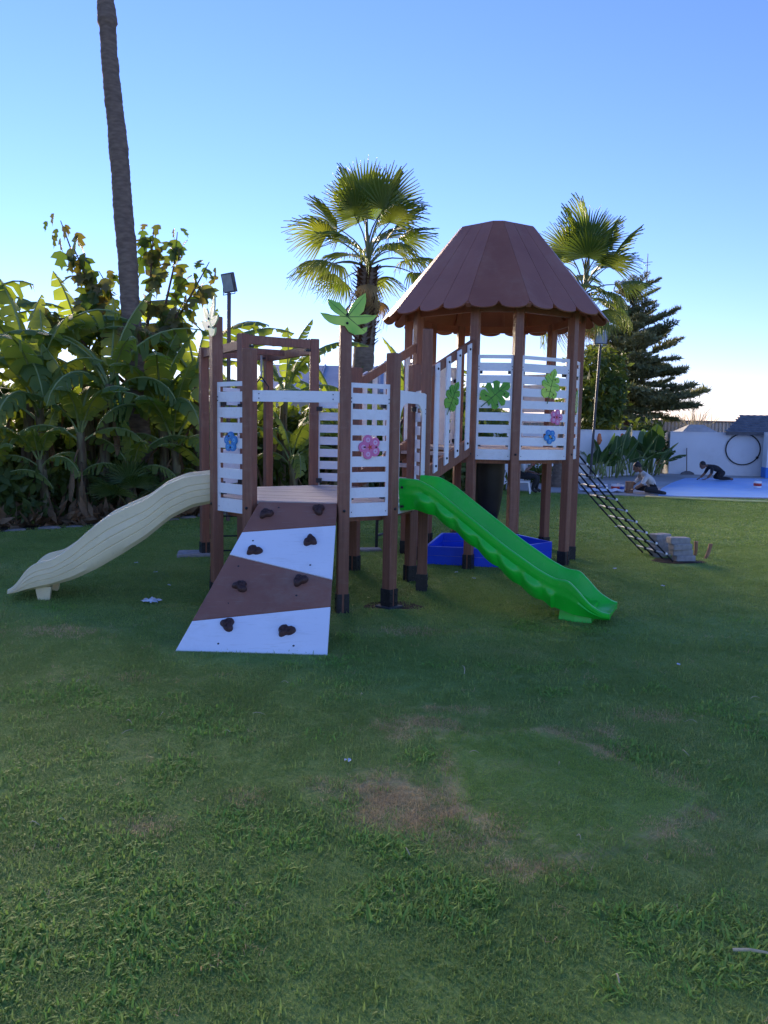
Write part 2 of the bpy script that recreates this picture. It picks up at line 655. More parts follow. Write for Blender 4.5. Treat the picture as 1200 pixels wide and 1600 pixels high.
# ---- printed flowers and leaves
def flower_mesh(name, r, petals, mats, seed):
    mb = MB()
    rr = random.Random(seed)
    n = petals * 8
    I = Matrix.Identity(4)

    def outline(rad, depth, ph=0.0):
        pts = []
        for k in range(n):
            t = 2 * math.pi * k / n
            f = abs(math.cos(petals * (t - ph) / 2))
            q = rad * (1 - depth + depth * f ** 0.55)
            pts.append((q * math.cos(t), q * math.sin(t)))
        return pts
    mb.cur = 0
    mb.prism(outline(r, 0.36, 0.5), I, -0.012, 0.0)
    mb.cur = 1
    for k in range(petals):
        t = 2 * math.pi * k / petals + 0.5
        cx, cz = r * 0.60 * math.cos(t), r * 0.60 * math.sin(t)
        pts = [(cx + r * 0.20 * math.cos(a), cz + r * 0.20 * math.sin(a)) for a in [2 * math.pi * q / 10 for q in range(10)]]
        mb.prism(pts, I, -0.0145, -0.0125)
        mb.cur = 0
        pts = [(cx + r * 0.075 * math.cos(a), cz + r * 0.075 * math.sin(a)) for a in [2 * math.pi * q / 8 for q in range(8)]]
        mb.prism(pts, I, -0.016, -0.0148)
        mb.cur = 1
    mb.cur = 2
    star = []
    for k in range(petals * 2):
        q = r * (0.27 if k % 2 == 0 else 0.09)
        t = 2 * math.pi * k / (petals * 2) + 0.5
        star.append((q * math.cos(t), q * math.sin(t)))
    mb.prism(star, I, -0.0165, -0.0125)
    return mb.mesh(name, mats)


FL_PINK = flower_mesh('flower', 0.10, 5, [M['pink'], M['pinklt'], M['red']], 1)
FL_BLUE = flower_mesh('flower', 0.085, 5, [M['bluefl'], M['bluelt'], M['yellow']], 2)

MON_R = [(0.0, 1.0), (0.20, 0.86), (0.26, 0.66), (0.13, 0.52), (0.42, 0.62), (0.58, 0.44), (0.55, 0.30), (0.24, 0.22), (0.60, 0.20), (0.74, 0.0), (0.66, -0.16), (0.28, -0.10), (0.62, -0.30), (0.62, -0.52), (0.44, -0.66), (0.20, -0.50), (0.24, -0.70), (0.08, -0.64)]
MON_L = [(-0.04, -0.62), (-0.30, -0.78), (-0.56, -0.66), (-0.68, -0.44), (-0.60, -0.28), (-0.24, -0.24), (-0.70, -0.16), (-0.78, 0.06), (-0.66, 0.20), (-0.22, 0.06), (-0.62, 0.34), (-0.54, 0.54), (-0.36, 0.62), (-0.14, 0.40), (-0.24, 0.74)]


def monstera(name, w, h, mats, tilt=0.0):
    mb = MB()
    I = Matrix.Rotation(tilt, 4, 'Y')
    mb.prism([(x * w / 1.5, z * h / 1.8) for x, z in MON_R + MON_L], I, -0.012, 0.0)
    mb.cur = 1
    s, k = w / 1.5, h / 1.8

    def vein(a, b, t):
        a = Vector((a[0] * s, a[1] * k)); b = Vector((b[0] * s, b[1] * k))
        d = (b - a).normalized(); nrm = Vector((-d.y, d.x)) * t
        mb.prism([tuple(a - nrm), tuple(b - nrm * 0.4), tuple(b + nrm * 0.4), tuple(a + nrm)], I, -0.0135, -0.0125)
    vein((0.0, -1.05), (0.0, 0.85), 0.005)
    for (a, b) in (((0, 0.35), (0.42, 0.5)), ((0, 0.0), (0.58, 0.08)), ((0, -0.3), (0.48, -0.42)), ((0, -0.3), (-0.5, -0.5)), ((0, -0.05), (-0.6, 0.0)), ((0, 0.25), (-0.45, 0.45))):
        vein(a, b, 0.0025)
    mb.cur = 0
    return mb.mesh(name, mats)


def decor(me, name, panel, x, z, rot=0.0, bolts=((0.03, 0.02), (-0.03, -0.02)), s=1.0, yoff=-0.022):
    o, m, w = panel
    mm = m @ Matrix.Translation((x, yoff, z)) @ Matrix.Rotation(rot, 4, 'Y') @ Matrix.Scale(s, 4)
    d = inst(name, me, o, mm)
    b = MB()
    return d


decor(FL_BLUE, 'flower', pan_blue, 0.012, 1.352, 0.2)
decor(FL_PINK, 'flower', pan_pink, -0.005, 1.335, -0.15)
MON1 = monstera('leaf', 0.29, 0.34, [M['leafprint'], M['leafvein']])
MON2 = monstera('leaf', 0.25, 0.34, [M['leafprintlt'], M['leafvein']])
MON3 = monstera('leaf', 0.20, 0.30, [M['leafprint'], M['leafvein']])
decor(MON1, 'leaf', pan_ab, 0.01, 1.855, 0.85)
decor(MON2, 'leaf', pan_bc, 0.07, 1.965, 0.25)
decor(FL_PINK, 'flower', pan_bc, 0.165, 1.635, 0.5, s=0.85)
decor(FL_BLUE, 'flower', pan_bc, 0.085, 1.425, 0.9, s=0.95)
decor(MON3, 'leaf', pan_cd, 0.0, 1.80, 0.3, s=0.9)
for pan, pts in ((pan_blue, ((0.0, 1.40), (0.02, 1.31))), (pan_pink, ((-0.055, 1.335), (0.05, 1.335))), (pan_ab, ((-0.09, 1.84), (0.10, 1.86), (0.03, 1.75))), (pan_bc, ((0.0, 1.92), (0.12, 2.03), (0.10, 1.87), (0.125, 1.635), (0.205, 1.635), (0.065, 1.44), (0.105, 1.41)))):
    for x, z in pts:
        bolt(pan[0], pan[1], x, -0.0385, z, 0.8)

# toppers on two tall posts
TOP = [(545, 1150), (505, 1147), (470, 1135), (440, 1112), (415, 1080), (455, 1083), (490, 1092), (545, 1096), (505, 1076), (480, 1055), (464, 1026), (458, 997), (490, 1004), (518, 1015), (530, 1012), (560, 1045), (585, 1080), (594, 1050), (610, 1018), (640, 985), (690, 950), (694, 985), (692, 1010), (680, 1060), (652, 1086), (690, 1078), (730, 1082), (765, 1078), (740, 1108), (700, 1130), (640, 1142), (665, 1165), (705, 1150), (700, 1178), (680, 1196), (630, 1202), (590, 1185), (566, 1152)]


def topper_mesh(mats):
    mb = MB()
    I = Matrix.Identity(4)
    q = 0.00127
    T = lambda p: ((p[0] - 578) * q, (1068 - p[1]) * q)
    mb.prism([T(p) for p in TOP], I, -0.013, 0.0)
    mb.cur = 1
    c = (582, 1098)
    for e in ((430, 1088), (472, 1012), (682, 968), (745, 1088), (690, 1180)):
        a = Vector(T(c)); b = Vector(T(e))
        d = (b - a).normalized(); nn = Vector((-d.y, d.x)) * 0.0028
        mb.prism([tuple(a - nn), tuple(b - nn * 0.3), tuple(b + nn * 0.3), tuple(a + nn)], I, -0.0145, -0.0135)
    return mb.mesh('leaf_topper', mats)


for i, mats in ((2, [M['leafprintlt'], M['leafvein']]), (0, [M['leafpale'], M['leafprintlt']])):
    o, m = low_posts[i]
    t = inst('leaf_topper', topper_mesh(mats), o, m @ Matrix.Translation((0, -PW / 2 - 0.002, HT)))
    for zz in (0.0 - 0.02, -0.085):
        bolt(o, m, 0.002, -PW / 2 - 0.016, HT + zz, 1.1)

# ---- board across the top of the ramp opening, and one over the overhead frame side
L_, ang, m = side(PA, 1)
mb = MB()
mb.box(m @ Vector((0, -0.030, 1.722)), (L_ - PW * 0.75, 0.02, 0.088), rz=ang)
o = mb.obj('cross_board', M['white'], play)
for sx in (-1, 1):
    for dz in (-0.018, 0.018):
        bolt(o, m, sx * (L_ / 2 - 0.085), -0.041, 1.722 + dz, 0.5)


# ---- arch panels where the slides start
def arch_panel(P, i):
    L_, ang, m = side(P, i)
    w = L_ - PW - 0.006
    leg = 0.065
    iw = w / 2 - leg
    zt, za = 1.80, 1.70
    inner, outer = [], []
    rad = 0.16
    for z in (DECK1 - 0.02, 1.2, za - rad):
        inner.append((-iw, z)); outer.append((-w / 2, z))
    for k in range(1, 7):
        t = math.pi / 2 * k / 6
        inner.append((-iw + rad - rad * math.cos(t), za - rad + rad * math.sin(t)))
        outer.append((-w / 2 + (0.10 * (k / 6) ** 2 if k > 3 else 0), zt - 0.04 + 0.04 * min(1, k / 4)))
    for k in range(6, 0, -1):
        t = math.pi / 2 * k / 6
        inner.append((iw - rad + rad * math.cos(t), za - rad + rad * math.sin(t)))
        outer.append((w / 2 - (0.10 * (k / 6) ** 2 if k > 3 else 0), zt - 0.04 + 0.04 * min(1, k / 4)))
    for z in (za - rad, 1.2, DECK1 - 0.02):
        inner.append((iw, z)); outer.append((w / 2, z))
    mb = MB()
    n = len(inner)
    y0, y1 = -0.02, -0.005
    vs_ = []
    for y in (y0, y1):
        vs_ += [m @ Vector((x, y, z)) for x, z in outer] + [m @ Vector((x, y, z)) for x, z in inner]
    fs_ = []
    for k in range(n - 1):
        fs_.append((k, k + 1, n + k + 1, n + k))
        fs_.append((2 * n + k, 3 * n + k, 3 * n + k + 1, 2 * n + k + 1))
        fs_.append((k, 2 * n + k, 2 * n + k + 1, k + 1))
        fs_.append((n + k, n + k + 1, 3 * n + k + 1, 3 * n + k))
    fs_.append((0, n, 3 * n, 2 * n))
    fs_.append((n - 1, 3 * n - 1, 4 * n - 1, 2 * n - 1))
    mb.add(vs_, fs_)
    mb.box(m @ Vector((0, -0.0125, 0.82)), (w, 0.015, 0.09), rz=ang)
    o = mb.obj('arch_panel', M['white'], play)
    for sx in (-1, 1):
        for zz in (1.62, 1.66, 1.1):
            bolt(o, m, sx * (w / 2 - 0.02), -0.021, zz, 0.5)
    return o


arch_panel(PA, 3)
arch_panel(PA, 9)


# ---- slides
def slide(P, i, zt_k, zb_k, mat, bulge, grooves, send, squeeze=1.0):
    zt_k = [(a * squeeze, b) for a, b in zt_k]
    zb_k = [(a * squeeze, b) for a, b in zb_k]
    send = send * squeeze
    L_, ang, m = side(P, i)
    W_ = 0.27
    ns = 72
    S = np.linspace(0, send, ns)

    def prof(k):
        x, y = zip(*k)
        v = np.interp(np.linspace(-0.1, send + 0.1, 400), x, y)
        ker = np.hanning(25); ker /= ker.sum()
        v = np.convolve(np.pad(v, 12, mode='edge'), ker, 'valid')
        return np.interp(S, np.linspace(-0.1, send + 0.1, 400), v)
    ZT, ZB = prof(zt_k), prof(zb_k)
    rings = []
    for q in range(ns):
        s, zt, zb = S[q], ZT[q], ZB[q]
        e = max(0.0, (s - (send - 0.30)) / 0.30)
        zf = max(zb + 0.022, zt - 0.175 * (1 - e * 0.88))
        zf = min(zf, zt - 0.012)
        if s < 0.2:
            zf = max(zf, 0.895 - s * 0.1)
        wid = W_ - 0.05 * max(0, e - 0.75) * 4 * 0.5
        sec = []
        fr = ([0, 0.12, 0.25, 0.31, 0.335, 0.36, 0.50, 0.53, 0.555, 0.58, 0.73, 0.755, 0.78, 0.9] if grooves else [0, 0.08, 0.18, 0.28, 0.38, 0.48, 0.58, 0.68, 0.8, 0.9])
        hi_ = zt - 0.022
        for f_ in fr:
            z = zb + (hi_ - zb) * f_
            out_ = 0.0
            if grooves:
                if f_ in (0.335, 0.555, 0.755):
                    out_ -= 0.006
                out_ += 0.012 * math.sin(math.pi * min(1, f_ * 1.1))
                if f_ == 0:
                    out_ -= 0.03
            if bulge:
                ph = (s - 0.22) / 0.185
                if s > 0.12 and s < send - 0.42:
                    g_ = max(0.0, math.cos(math.pi * 2 * (ph - round(ph)) * 0.55))
                    out_ += 0.040 * g_ ** 0.8 * max(0, 1 - ((f_ - 0.30) / 0.30) ** 2)
                    if f_ <= 0.08:
                        z -= 0.022 * g_
                out_ += -0.035 * max(0, 1 - f_ / 0.6)
                if 0.6 < f_ < 0.75:
                    out_ -= 0.006
            sec.append((-(wid + out_), z))
        sec += [(-wid, zt - 0.010), (-wid + 0.008, zt - 0.002), (-wid + 0.022, zt), (-wid + 0.04, zt - 0.002), (-wid + 0.052, zt - 0.014),
                (-wid + 0.066, zf + 0.4 * (zt - zf)), (-wid + 0.085, zf + 0.012), (-wid + 0.115, zf)]
        full = sec + [(0, zf - 0.003)] + [(-a, b) for a, b in reversed(sec)]
        full += [(wid * 0.5, zb + 0.012), (-wid * 0.5, zb + 0.012)]
        rings.append([m @ Vector((l, -0.022 - s, z)) for l, z in full])
    mb = MB()
    mb.loft(rings)
    return mb.obj('slide', mat, play, smooth=True, auto=38), m


gs, gm = slide(PA, 3, [(-.1, 1.075), (0, 1.078), (.17, 1.07), (.32, 1.0), (.6, .805), (.95, .565), (1.2, .415), (1.34, .35), (1.45, .345), (1.53, .27), (1.62, .175), (1.72, .12), (1.9, .105)],
               [(-.1, .80), (0, .80), (.2, .825), (.34, .77), (.6, .60), (.83, .43), (1.1, .24), (1.33, .125), (1.5, .075), (1.7, .062), (1.9, .06)], M['green'], True, False, 1.77, 0.985)
gs['label'] = 'bright green plastic slide with bubbled sides'
mb = MB()
rings = []
for z, k in ((0.0, 1.0), (0.05, 0.96), (0.115, 0.92)):
    rings.append([gm @ Vector((x * k, -1.50 + y * k, z)) for x, y in ((-.19, -.13), (.19, -.13), (.21, 0), (.19, .13), (-.19, .13), (-.21, 0))])
mb.loft(rings)
mb.obj('slide_foot', M['green'], gs)
for sx in (-1, 1):
    for zz in (0.84, 1.0):
        mb = MB()
        mb.box(gm @ Vector((sx * 0.262, -0.05, zz)), (0.03, 0.02, 0.02), rz=side(PA, 3)[1])
        mb.obj('bracket', M['black'], gs)

bs, bmx = slide(PA, 9, [(-.1, 1.078), (0, 1.076), (.24, 1.05), (.42, .975), (.58, .855), (.74, .785), (.91, .705), (1.07, .585), (1.21, .455), (1.35, .36), (1.5, .325), (1.58, .265), (1.65, .16), (1.72, .10), (1.9, .09)],
                [(-.1, .82), (0, .82), (.18, .785), (.37, .69), (.6, .505), (.8, .38), (1.0, .265), (1.19, .18), (1.37, .13), (1.53, .10), (1.72, .066), (1.9, .06)], M['beige'], False, True, 1.73, 0.965)
bs['label'] = 'wavy beige plastic slide'
for sx in (-1, 1):
    mb = MB()
    rings = []
    for z, k in ((0.0, 0.75), (0.06, 0.9), (0.115, 1.05)):
        rings.append([bmx @ Vector((sx * 0.185 + x * k, -1.42 + y * k, z)) for x, y in ((-.035, -.06), (.035, -.06), (.035, .06), (-.035, .06))])
    mb.loft(rings)
    mb.obj('slide_foot', M['beige'], bs)

# ---- climbing ramp
RT_, RB_ = Vector((-0.375, 6.185, 0.885)), Vector((-0.353, 4.955, 0.012))
RTL, RBL = Vector((-1.0, 6.215, 0.885)), Vector((-1.352, 4.985, 0.012))
nrm = (RTL - RT_).cross(RB_ - RT_).normalized()
if nrm.z < 0:
    nrm = -nrm


def rp(side_t, t):
    """point on the ramp: side_t 0 left .. 1 right, t 0 top .. 1 bottom"""
    l = RTL.lerp(RBL, t)
    r = RT_.lerp(RB_, t)
    return l.lerp(r, side_t)


mb = MB()
for x in (0.12, 0.88):
    a, b = rp(x, 0.02), rp(x, 0.97)
    mb.beam(a - nrm * 0.045, b - nrm * 0.045, 0.05, 0.045, up=nrm)
for t in (0.30, 0.62):
    a, b = rp(0.1, t), rp(0.9, t)
    mb.beam(a - nrm * 0.045, b - nrm * 0.045, 0.05, 0.04, up=nrm)
rampo = mb.obj('climbing_ramp', M['post'], play)
lines = [(0.0, 0.0), (0.238, 0.170), (0.402, 0.552), (0.829, 0.722), (1.0, 1.0)]
g_ = 0.0022
for k in range(4):
    (la, ra), (lb, rb) = lines[k], lines[k + 1]
    q = [rp(0, la + g_), rp(1, ra + g_), rp(1, rb - g_), rp(0, lb - g_)]
    mb = MB()
    ch = 0.004
    cq = sum(q, Vector()) / 4
    q2 = [p + (cq - p).normalized() * ch for p in q]
    mb.add([p - nrm * 0.02 for p in q] + [p - nrm * 0.003 for p in q] + [p for p in q2],
           [(3, 2, 1, 0), (8, 9, 10, 11)] + [(i + o_, (i + 1) % 4 + o_, (i + 1) % 4 + 4 + o_, i + 4 + o_) for o_ in (0, 4) for i in range(4)])
    mb.obj('ramp_board', M['rampbrown'] if k % 2 == 0 else M['white'], rampo)


def hold_mesh(seed):
    rr = random.Random(seed)
    n, nr = 24, 7
    rings = []
    ph = rr.uniform(0, 6.28)
    l3, l2, l5 = rr.uniform(0.12, 0.22), rr.uniform(0.05, 0.20), rr.uniform(0.04, 0.10)
    for j in range(nr + 1):
        t = j / nr
        ring = []
        for k in range(n):
            a = 2 * math.pi * k / n
            rad = 0.052 * (1 + l3 * math.cos(3 * a + ph) + l2 * math.cos(2 * a) + l5 * math.sin(5 * a + ph))
            q = math.cos(t * math.pi / 2 * 0.97) ** 0.45
            z = 0.040 * math.sin(t * math.pi / 2)
            x, y = rad * q * math.cos(a), rad * q * math.sin(a)
            for hx, hy in ((0.026, 0.0), (-0.022, 0.012)):
                dd = (x - hx) ** 2 + (y - hy) ** 2
                z -= 0.022 * math.exp(-dd / (2 * 0.008 ** 2)) * t
            z += 0.004 * math.sin(7 * a + 3 * t) * t
            ring.append(Vector((x, y, z)))
        rings.append(ring)
    mb = MB()
    mb.loft(rings)
    return mb.mesh('climbing_hold', M['hold'], smooth=True, auto=60)


HM = [hold_mesh(s_) for s_ in (3, 8, 12, 21, 34)]
ux = (RT_ - RTL).normalized()
uy = nrm.cross(ux)
rm = Matrix((ux, uy, nrm)).transposed().to_4x4()
for k, p in enumerate([(-0.925, 6.086, .80), (-0.516, 6.121, .835), (-0.964, 5.749, .559), (-0.552, 5.831, .627), (-1.01, 5.454, .347), (-0.591, 5.498, .388), (-1.043, 5.167, .142), (-0.643, 5.12, .118)]):
    p = Vector(p)
    p = p - nrm * (p - RT_).dot(nrm)
    inst('climbing_hold', HM[(k * 2) % 5], rampo, Matrix.Translation(p + nrm * 0.0) @ rm @ Matrix.Rotation(k * 1.3 + 0.4, 4, 'Z') @ Matrix.Scale(0.96, 4))
for sx, t in ((0.28, 0.045), (0.86, 0.17), (0.22, 0.205), (0.16, 0.30), (0.62, 0.205), (0.16, 0.375), (0.79, 0.46), (0.14, 0.48), (0.72, 0.66), (0.72, 0.78), (0.2, 0.72), (0.26, 0.955), (0.77, 0.955)):
    inst('bolt', BOLT, rampo, Matrix.Translation(rp(sx, t)) @ rm @ Matrix.Rotation(math.pi / 2 * -1, 4, 'X') @ Matrix.Rotation(math.pi, 4, 'X') @ Matrix.Scale(0.85, 4))

# ---- stairs from the low deck to the tower
A0, A1 = PA[5], PT[0]
B0, B1 = PA[6], PT[9]
sd = (A1 - A0)
SL = sd.length
sd.normalize()
sn = Vector((sd.y, -sd.x))                 # towards the camera side
mb = MB()
for a, b in ((A0, A1), (B0, B1)):
    p = a + sd * 0.045
    q = b - sd * 0.045
    mb.beam((p.x, p.y, 0.955), (q.x, q.y, 1.315), 0.04, 0.165)
stair = mb.obj('staircase', M['post'], play)
for k in range(3):
    t = (k + 0.75) / 3.4
    c = ((A0 + B0) / 2).lerp((A1 + B1) / 2, t)
    mb = MB()
    mb.box((c.x, c.y, 0.90 + 0.41 * (k + 0.55) / 3.2), (0.22, SW - 0.06, 0.032), rz=math.atan2(sd.y, sd.x))
    mb.obj('tread', M['deck'], stair)
for a, b, s_ in ((A0, A1, 1), (B0, B1, -1)):
    p = a + sd * 0.05
    q = b - sd * 0.03
    mb = MB()
    mb.beam((p.x, p.y, 1.945), (q.x, q.y, 2.375), 0.035, 0.085)
    hr = mb.obj('handrail', M['post'], stair)
    for f in (0.16, 0.32, 0.50, 0.68, 0.86):
        c = a.lerp(b, f) + sn * s_ * 0.033
        zb = 0.93 + 0.41 * f
        zt = 1.985 + 0.43 * f
        mb = MB()
        ang_ = math.atan2(sd.y, sd.x)
        hw = 0.031
        sl = 0.43 / SL * hw
        mm = Matrix.Translation((c.x, c.y, 0)) @ Matrix.Rotation(ang_, 4, 'Z')
        mb.prism([(-hw, zb - sl), (hw, zb + sl), (hw, zt + sl), (-hw, zt - sl)], mm, -0.008, 0.008)
        so = mb.obj('slat', M['white'], stair)
        for zz in (zt - 0.05, zb + 0.06):
            if s_ > 0:
                c2 = a.lerp(b, f) + sn * 0.042
                inst('bolt', BOLT, stair, Matrix.Translation((c2.x, c2.y, zz)) @ Matrix.Rotation(ang_, 4, 'Z') @ Matrix.Scale(1.3, 4))
c = A0.lerp(A1, 0.56) + sn * 0.043
inst('leaf', MON3, stair, Matrix.Translation((c.x, c.y, 1.80)) @ Matrix.Rotation(math.atan2(sd.y, sd.x), 4, 'Z') @ Matrix.Rotation(0.5, 4, 'Y') @ Matrix.Scale(1.12, 4))

# ---- roof: five wide faces of three boards, five corner faces of one board with two scallops
OFF, INS = 0.26, 0.785
ZE, ZR = 2.775, 3.745
tan18 = math.tan(R(18)) * 2


def ring_pts(off):
    out = []
    for i in range(10):
        a = side(PT, (i - 1) % 10)[1]
        b = side(PT, i)[1]
        n0 = Vector((math.sin(a), -math.cos(a)))
        n1 = Vector((math.sin(b), -math.cos(b)))
        bis = (n0 + n1).normalized()
        out.append(PT[i] + bis * (off / math.cos(R(18))))
    return out


EB, ET = ring_pts(OFF), ring_pts(OFF - INS)
mb = MB()
for i in range(10):
    j = (i + 1) % 10
    a, b = PT[i], PT[j]
    mb.beam((a.x, a.y, 2.74), (b.x, b.y, 2.74), 0.04, 0.08)
    e0, t0 = EB[i], ET[i]
    p0 = Vector((e0.x, e0.y, ZE - 0.055)).lerp(Vector((t0.x, t0.y, ZR - 0.055)), 0.01)
    p1 = Vector((t0.x, t0.y, ZR - 0.06))
    mb.beam(p0, p1, 0.05, 0.05)
for i in range(1, 10, 2):
    j = (i + 1) % 10
    for f_ in (1 / 3, 2 / 3):
        e_, t_ = EB[i].lerp(EB[j], f_), ET[i].lerp(ET[j], f_)
        nin = (TCEN - (e_ + t_) / 2).normalized()
        off_ = Vector((nin.x * 0.78, nin.y * 0.78, -0.63)) * 0.026
        mb.beam(Vector((e_.x, e_.y, ZE)) + off_, Vector((t_.x, t_.y, ZR)) + off_, 0.045, 0.02)
n = 10
mb.add([(p.x, p.y, ZR - 0.03) for p in ET] + [(p.x, p.y, ZR - 0.004) for p in ET],
       [tuple(range(n - 1, -1, -1)), tuple(range(n, 2 * n))] + [(i, (i + 1) % n, n + (i + 1) % n, n + i) for i in range(n)])
roof = mb.obj('roof', M['roofbrown'], play)
roof['label'] = 'brown pointed roof of boards with scalloped eaves'
for i in range(10):
    j = (i + 1) % 10
    e0 = Vector((EB[i].x, EB[i].y, ZE)); e1 = Vector((EB[j].x, EB[j].y, ZE))
    t0 = Vector((ET[i].x, ET[i].y, ZR)); t1 = Vector((ET[j].x, ET[j].y, ZR))
    wide = i % 2 == 1
    nb = 3 if wide else 1
    nsc = 1 if wide else 2
    up_ = ((t0 + t1) / 2 - (e0 + e1) / 2).normalized()
    ex = (e1 - e0).normalized()
    nr_ = ex.cross(up_).normalized()
    for k in range(nb):
        a0, a1 = e0.lerp(e1, k / nb), e0.lerp(e1, (k + 1) / nb)
        b0, b1 = t0.lerp(t1, k / nb), t0.lerp(t1, (k + 1) / nb)
        gap = 0.0025 if nb > 1 else 0.001
        a0, a1 = a0 + ex * gap, a1 - ex * gap
        b0, b1 = b0 + ex * gap * 0.8, b1 - ex * gap * 0.8
        cols = 9 * nsc
        top, bot = [], []
        for q in range(cols + 1):
            u = q / cols
            lu = (u * nsc) % 1.0 if q not in (0, cols) else (0.0 if q == 0 else 1.0)
            drop = 0.092 * math.sqrt(max(0.0, 1 - (2 * lu - 1) ** 2)) ** 0.85
            if nsc == 2 and q == 9:
                drop = 0.0
            bot.append(a0.lerp(a1, u) - up_ * drop)
            top.append(b0.lerp(b1, u))
        mb = MB()
        th = 0.014
        c_ = cols + 1
        lift = nr_ * rng.uniform(0, 0.0015)
        vs_ = [p + lift for p in bot] + [p + lift for p in top] + [p - nr_ * th for p in bot] + [p - nr_ * th for p in top]
        fs_ = []
        for q in range(cols):
            fs_.append((q, q + 1, c_ + q + 1, c_ + q))
            fs_.append((2 * c_ + q, 3 * c_ + q, 3 * c_ + q + 1, 2 * c_ + q + 1))
            fs_.append((q, 2 * c_ + q, 2 * c_ + q + 1, q + 1))
            fs_.append((c_ + q, c_ + q + 1, 3 * c_ + q + 1, 3 * c_ + q))
        fs_.append((0, c_, 3 * c_, 2 * c_))
        fs_.append((cols, 2 * c_ + cols, 3 * c_ + cols, c_ + cols))
        mb.add(vs_, fs_)
        mb.obj('roof_board', M['roofbrown'], roof)

# ---- overhead frame behind the low deck with hanging rings and rope rungs
fn = Vector((math.cos(R(124 + TH)), math.sin(R(124 + TH))))
F2, F4 = PA[8], PA[7]
F1, F3 = F2 + fn * 1.25, F4 + fn * 1.25
frz = side(PA, 7)[1]
fo = []
for p in (F1, F3):
    fo.append(make_post(p, frz, 2.33))


def beam(name, a, b, z, h=0.085, w=0.045):
    d = (b - a).normalized()
    a = a + d * (PW / 2 + 0.001)
    b = b - d * (PW / 2 + 0.001)
    mb = MB()
    mb.beam((a.x, a.y, z), (b.x, b.y, z), w, h)
    return mb.obj(name, M['post'], play)


bm1 = beam('overhead_beam', F2, F4, 2.315)
bm2 = beam('overhead_beam', F1, F3, 2.275)
bm3 = beam('overhead_beam', F2, F1, 2.265)
bm4 = beam('overhead_beam', F4, F3, 2.265)
for p, q in ((F2, F4), (F4, F2), (F1, F3), (F3, F1)):
    d = (q - p).normalized()
    c = p + d * 0.075
    mb = MB()
    mb.box((c.x, c.y, 2.255), (0.06, 0.055, 0.02), rz=frz)
    mb.obj('bracket', M['black'], bm1 if p in (F2, F4) else bm2)
    for t in (0.06, 0.09):
        c2 = p + d * t
        mb = MB()
        z0 = 2.357 if p in (F2, F4) else 2.3175
        mb.tube([(c2.x, c2.y, z0), (c2.x, c2.y, z0 + 0.012)], 0.009, 8)
        mb.obj('bolt', M['black'], bm1 if p in (F2, F4) else bm2)
mid_bar_a, mid_bar_b = F2.lerp(F1, 0.55), F4.lerp(F3, 0.55)
bm5 = beam('overhead_beam', mid_bar_a, mid_bar_b, 2.275, h=0.06, w=0.05)
for k, t in enumerate((0.36, 0.60)):
    c = mid_bar_a.lerp(mid_bar_b, t)
    mb = MB()
    z1, z0 = 2.24, 2.03
    mb.beam((c.x, c.y, z1), (c.x, c.y, z0), 0.022, 0.006, up=(0, 1, 0))
    mb.tube([(c.x, c.y, z0 + 0.02), (c.x, c.y, z0 - 0.02)], 0.009, 6)
    st = mb.obj('hanging_ring', M['steel'], play)
    mb = MB()
    hw, hh = 0.085, 0.105
    ud = (mid_bar_b - mid_bar_a).normalized()
    cyc = [(0, 0), (hw, -hh), (hw * 0.75, -hh * 1.9), (-hw * 0.75, -hh * 1.9), (-hw, -hh), (0, 0)]
    mb.tube([(c.x + ud.x * x, c.y + ud.y * x, z0 - 0.02 + z) for x, z in cyc], 0.009, 6)
    mb.obj('handle', M['blackpl'], st)
rr_ = None
for z in (0.05, 0.22, 0.45, 0.68):
    mb = MB()
    d = (F3 - F1).normalized()
    mb.tube([((F1 + d * 0.05).x, (F1 + d * 0.05).y, z), ((F1 + F3) / 2).to_3d() + Vector((0, 0, z - 0.012)), ((F3 - d * 0.05).x, (F3 - d * 0.05).y, z)], 0.009, 6)
    mb.box(((F1 + d * 0.055).x, (F1 + d * 0.055).y, z), (0.02, 0.05, 0.05), rz=frz)
    mb.box(((F3 - d * 0.055).x, (F3 - d * 0.055).y, z), (0.02, 0.05, 0.05), rz=frz)
    mb.obj('rope_rung', M['rope'], play)

# ---- black tube ladder at the tower's far left side
a7, a8 = PT[7], PT[8]
ln = Vector((math.cos(R(160 + TH)), math.sin(R(160 + TH))))
lmid = (a7 + a8) / 2
ld = (a7 - a8).normalized()
mb = MB()
paths = []
for s_ in (-1, 1):
    b_ = lmid + ld * s_ * 0.235
    path = []
    for t in np.linspace(0, 1, 10):
        o_ = 0.40 * (1 - t ** 3)
        z = 1.75 * t
        q = b_ + ln * (o_ + 0.03)
        path.append((q.x, q.y, z - 0.03))
    paths.append(path)
    mb.tube(path, 0.019, 8)
lad = mb.obj('tube_ladder', M['black'], play)
for k in range(1, 6):
    mb = MB()
    mb.tube([paths[0][k + 0], paths[1][k + 0]], 0.014, 8)
    mb.obj('rung', M['black'], lad)

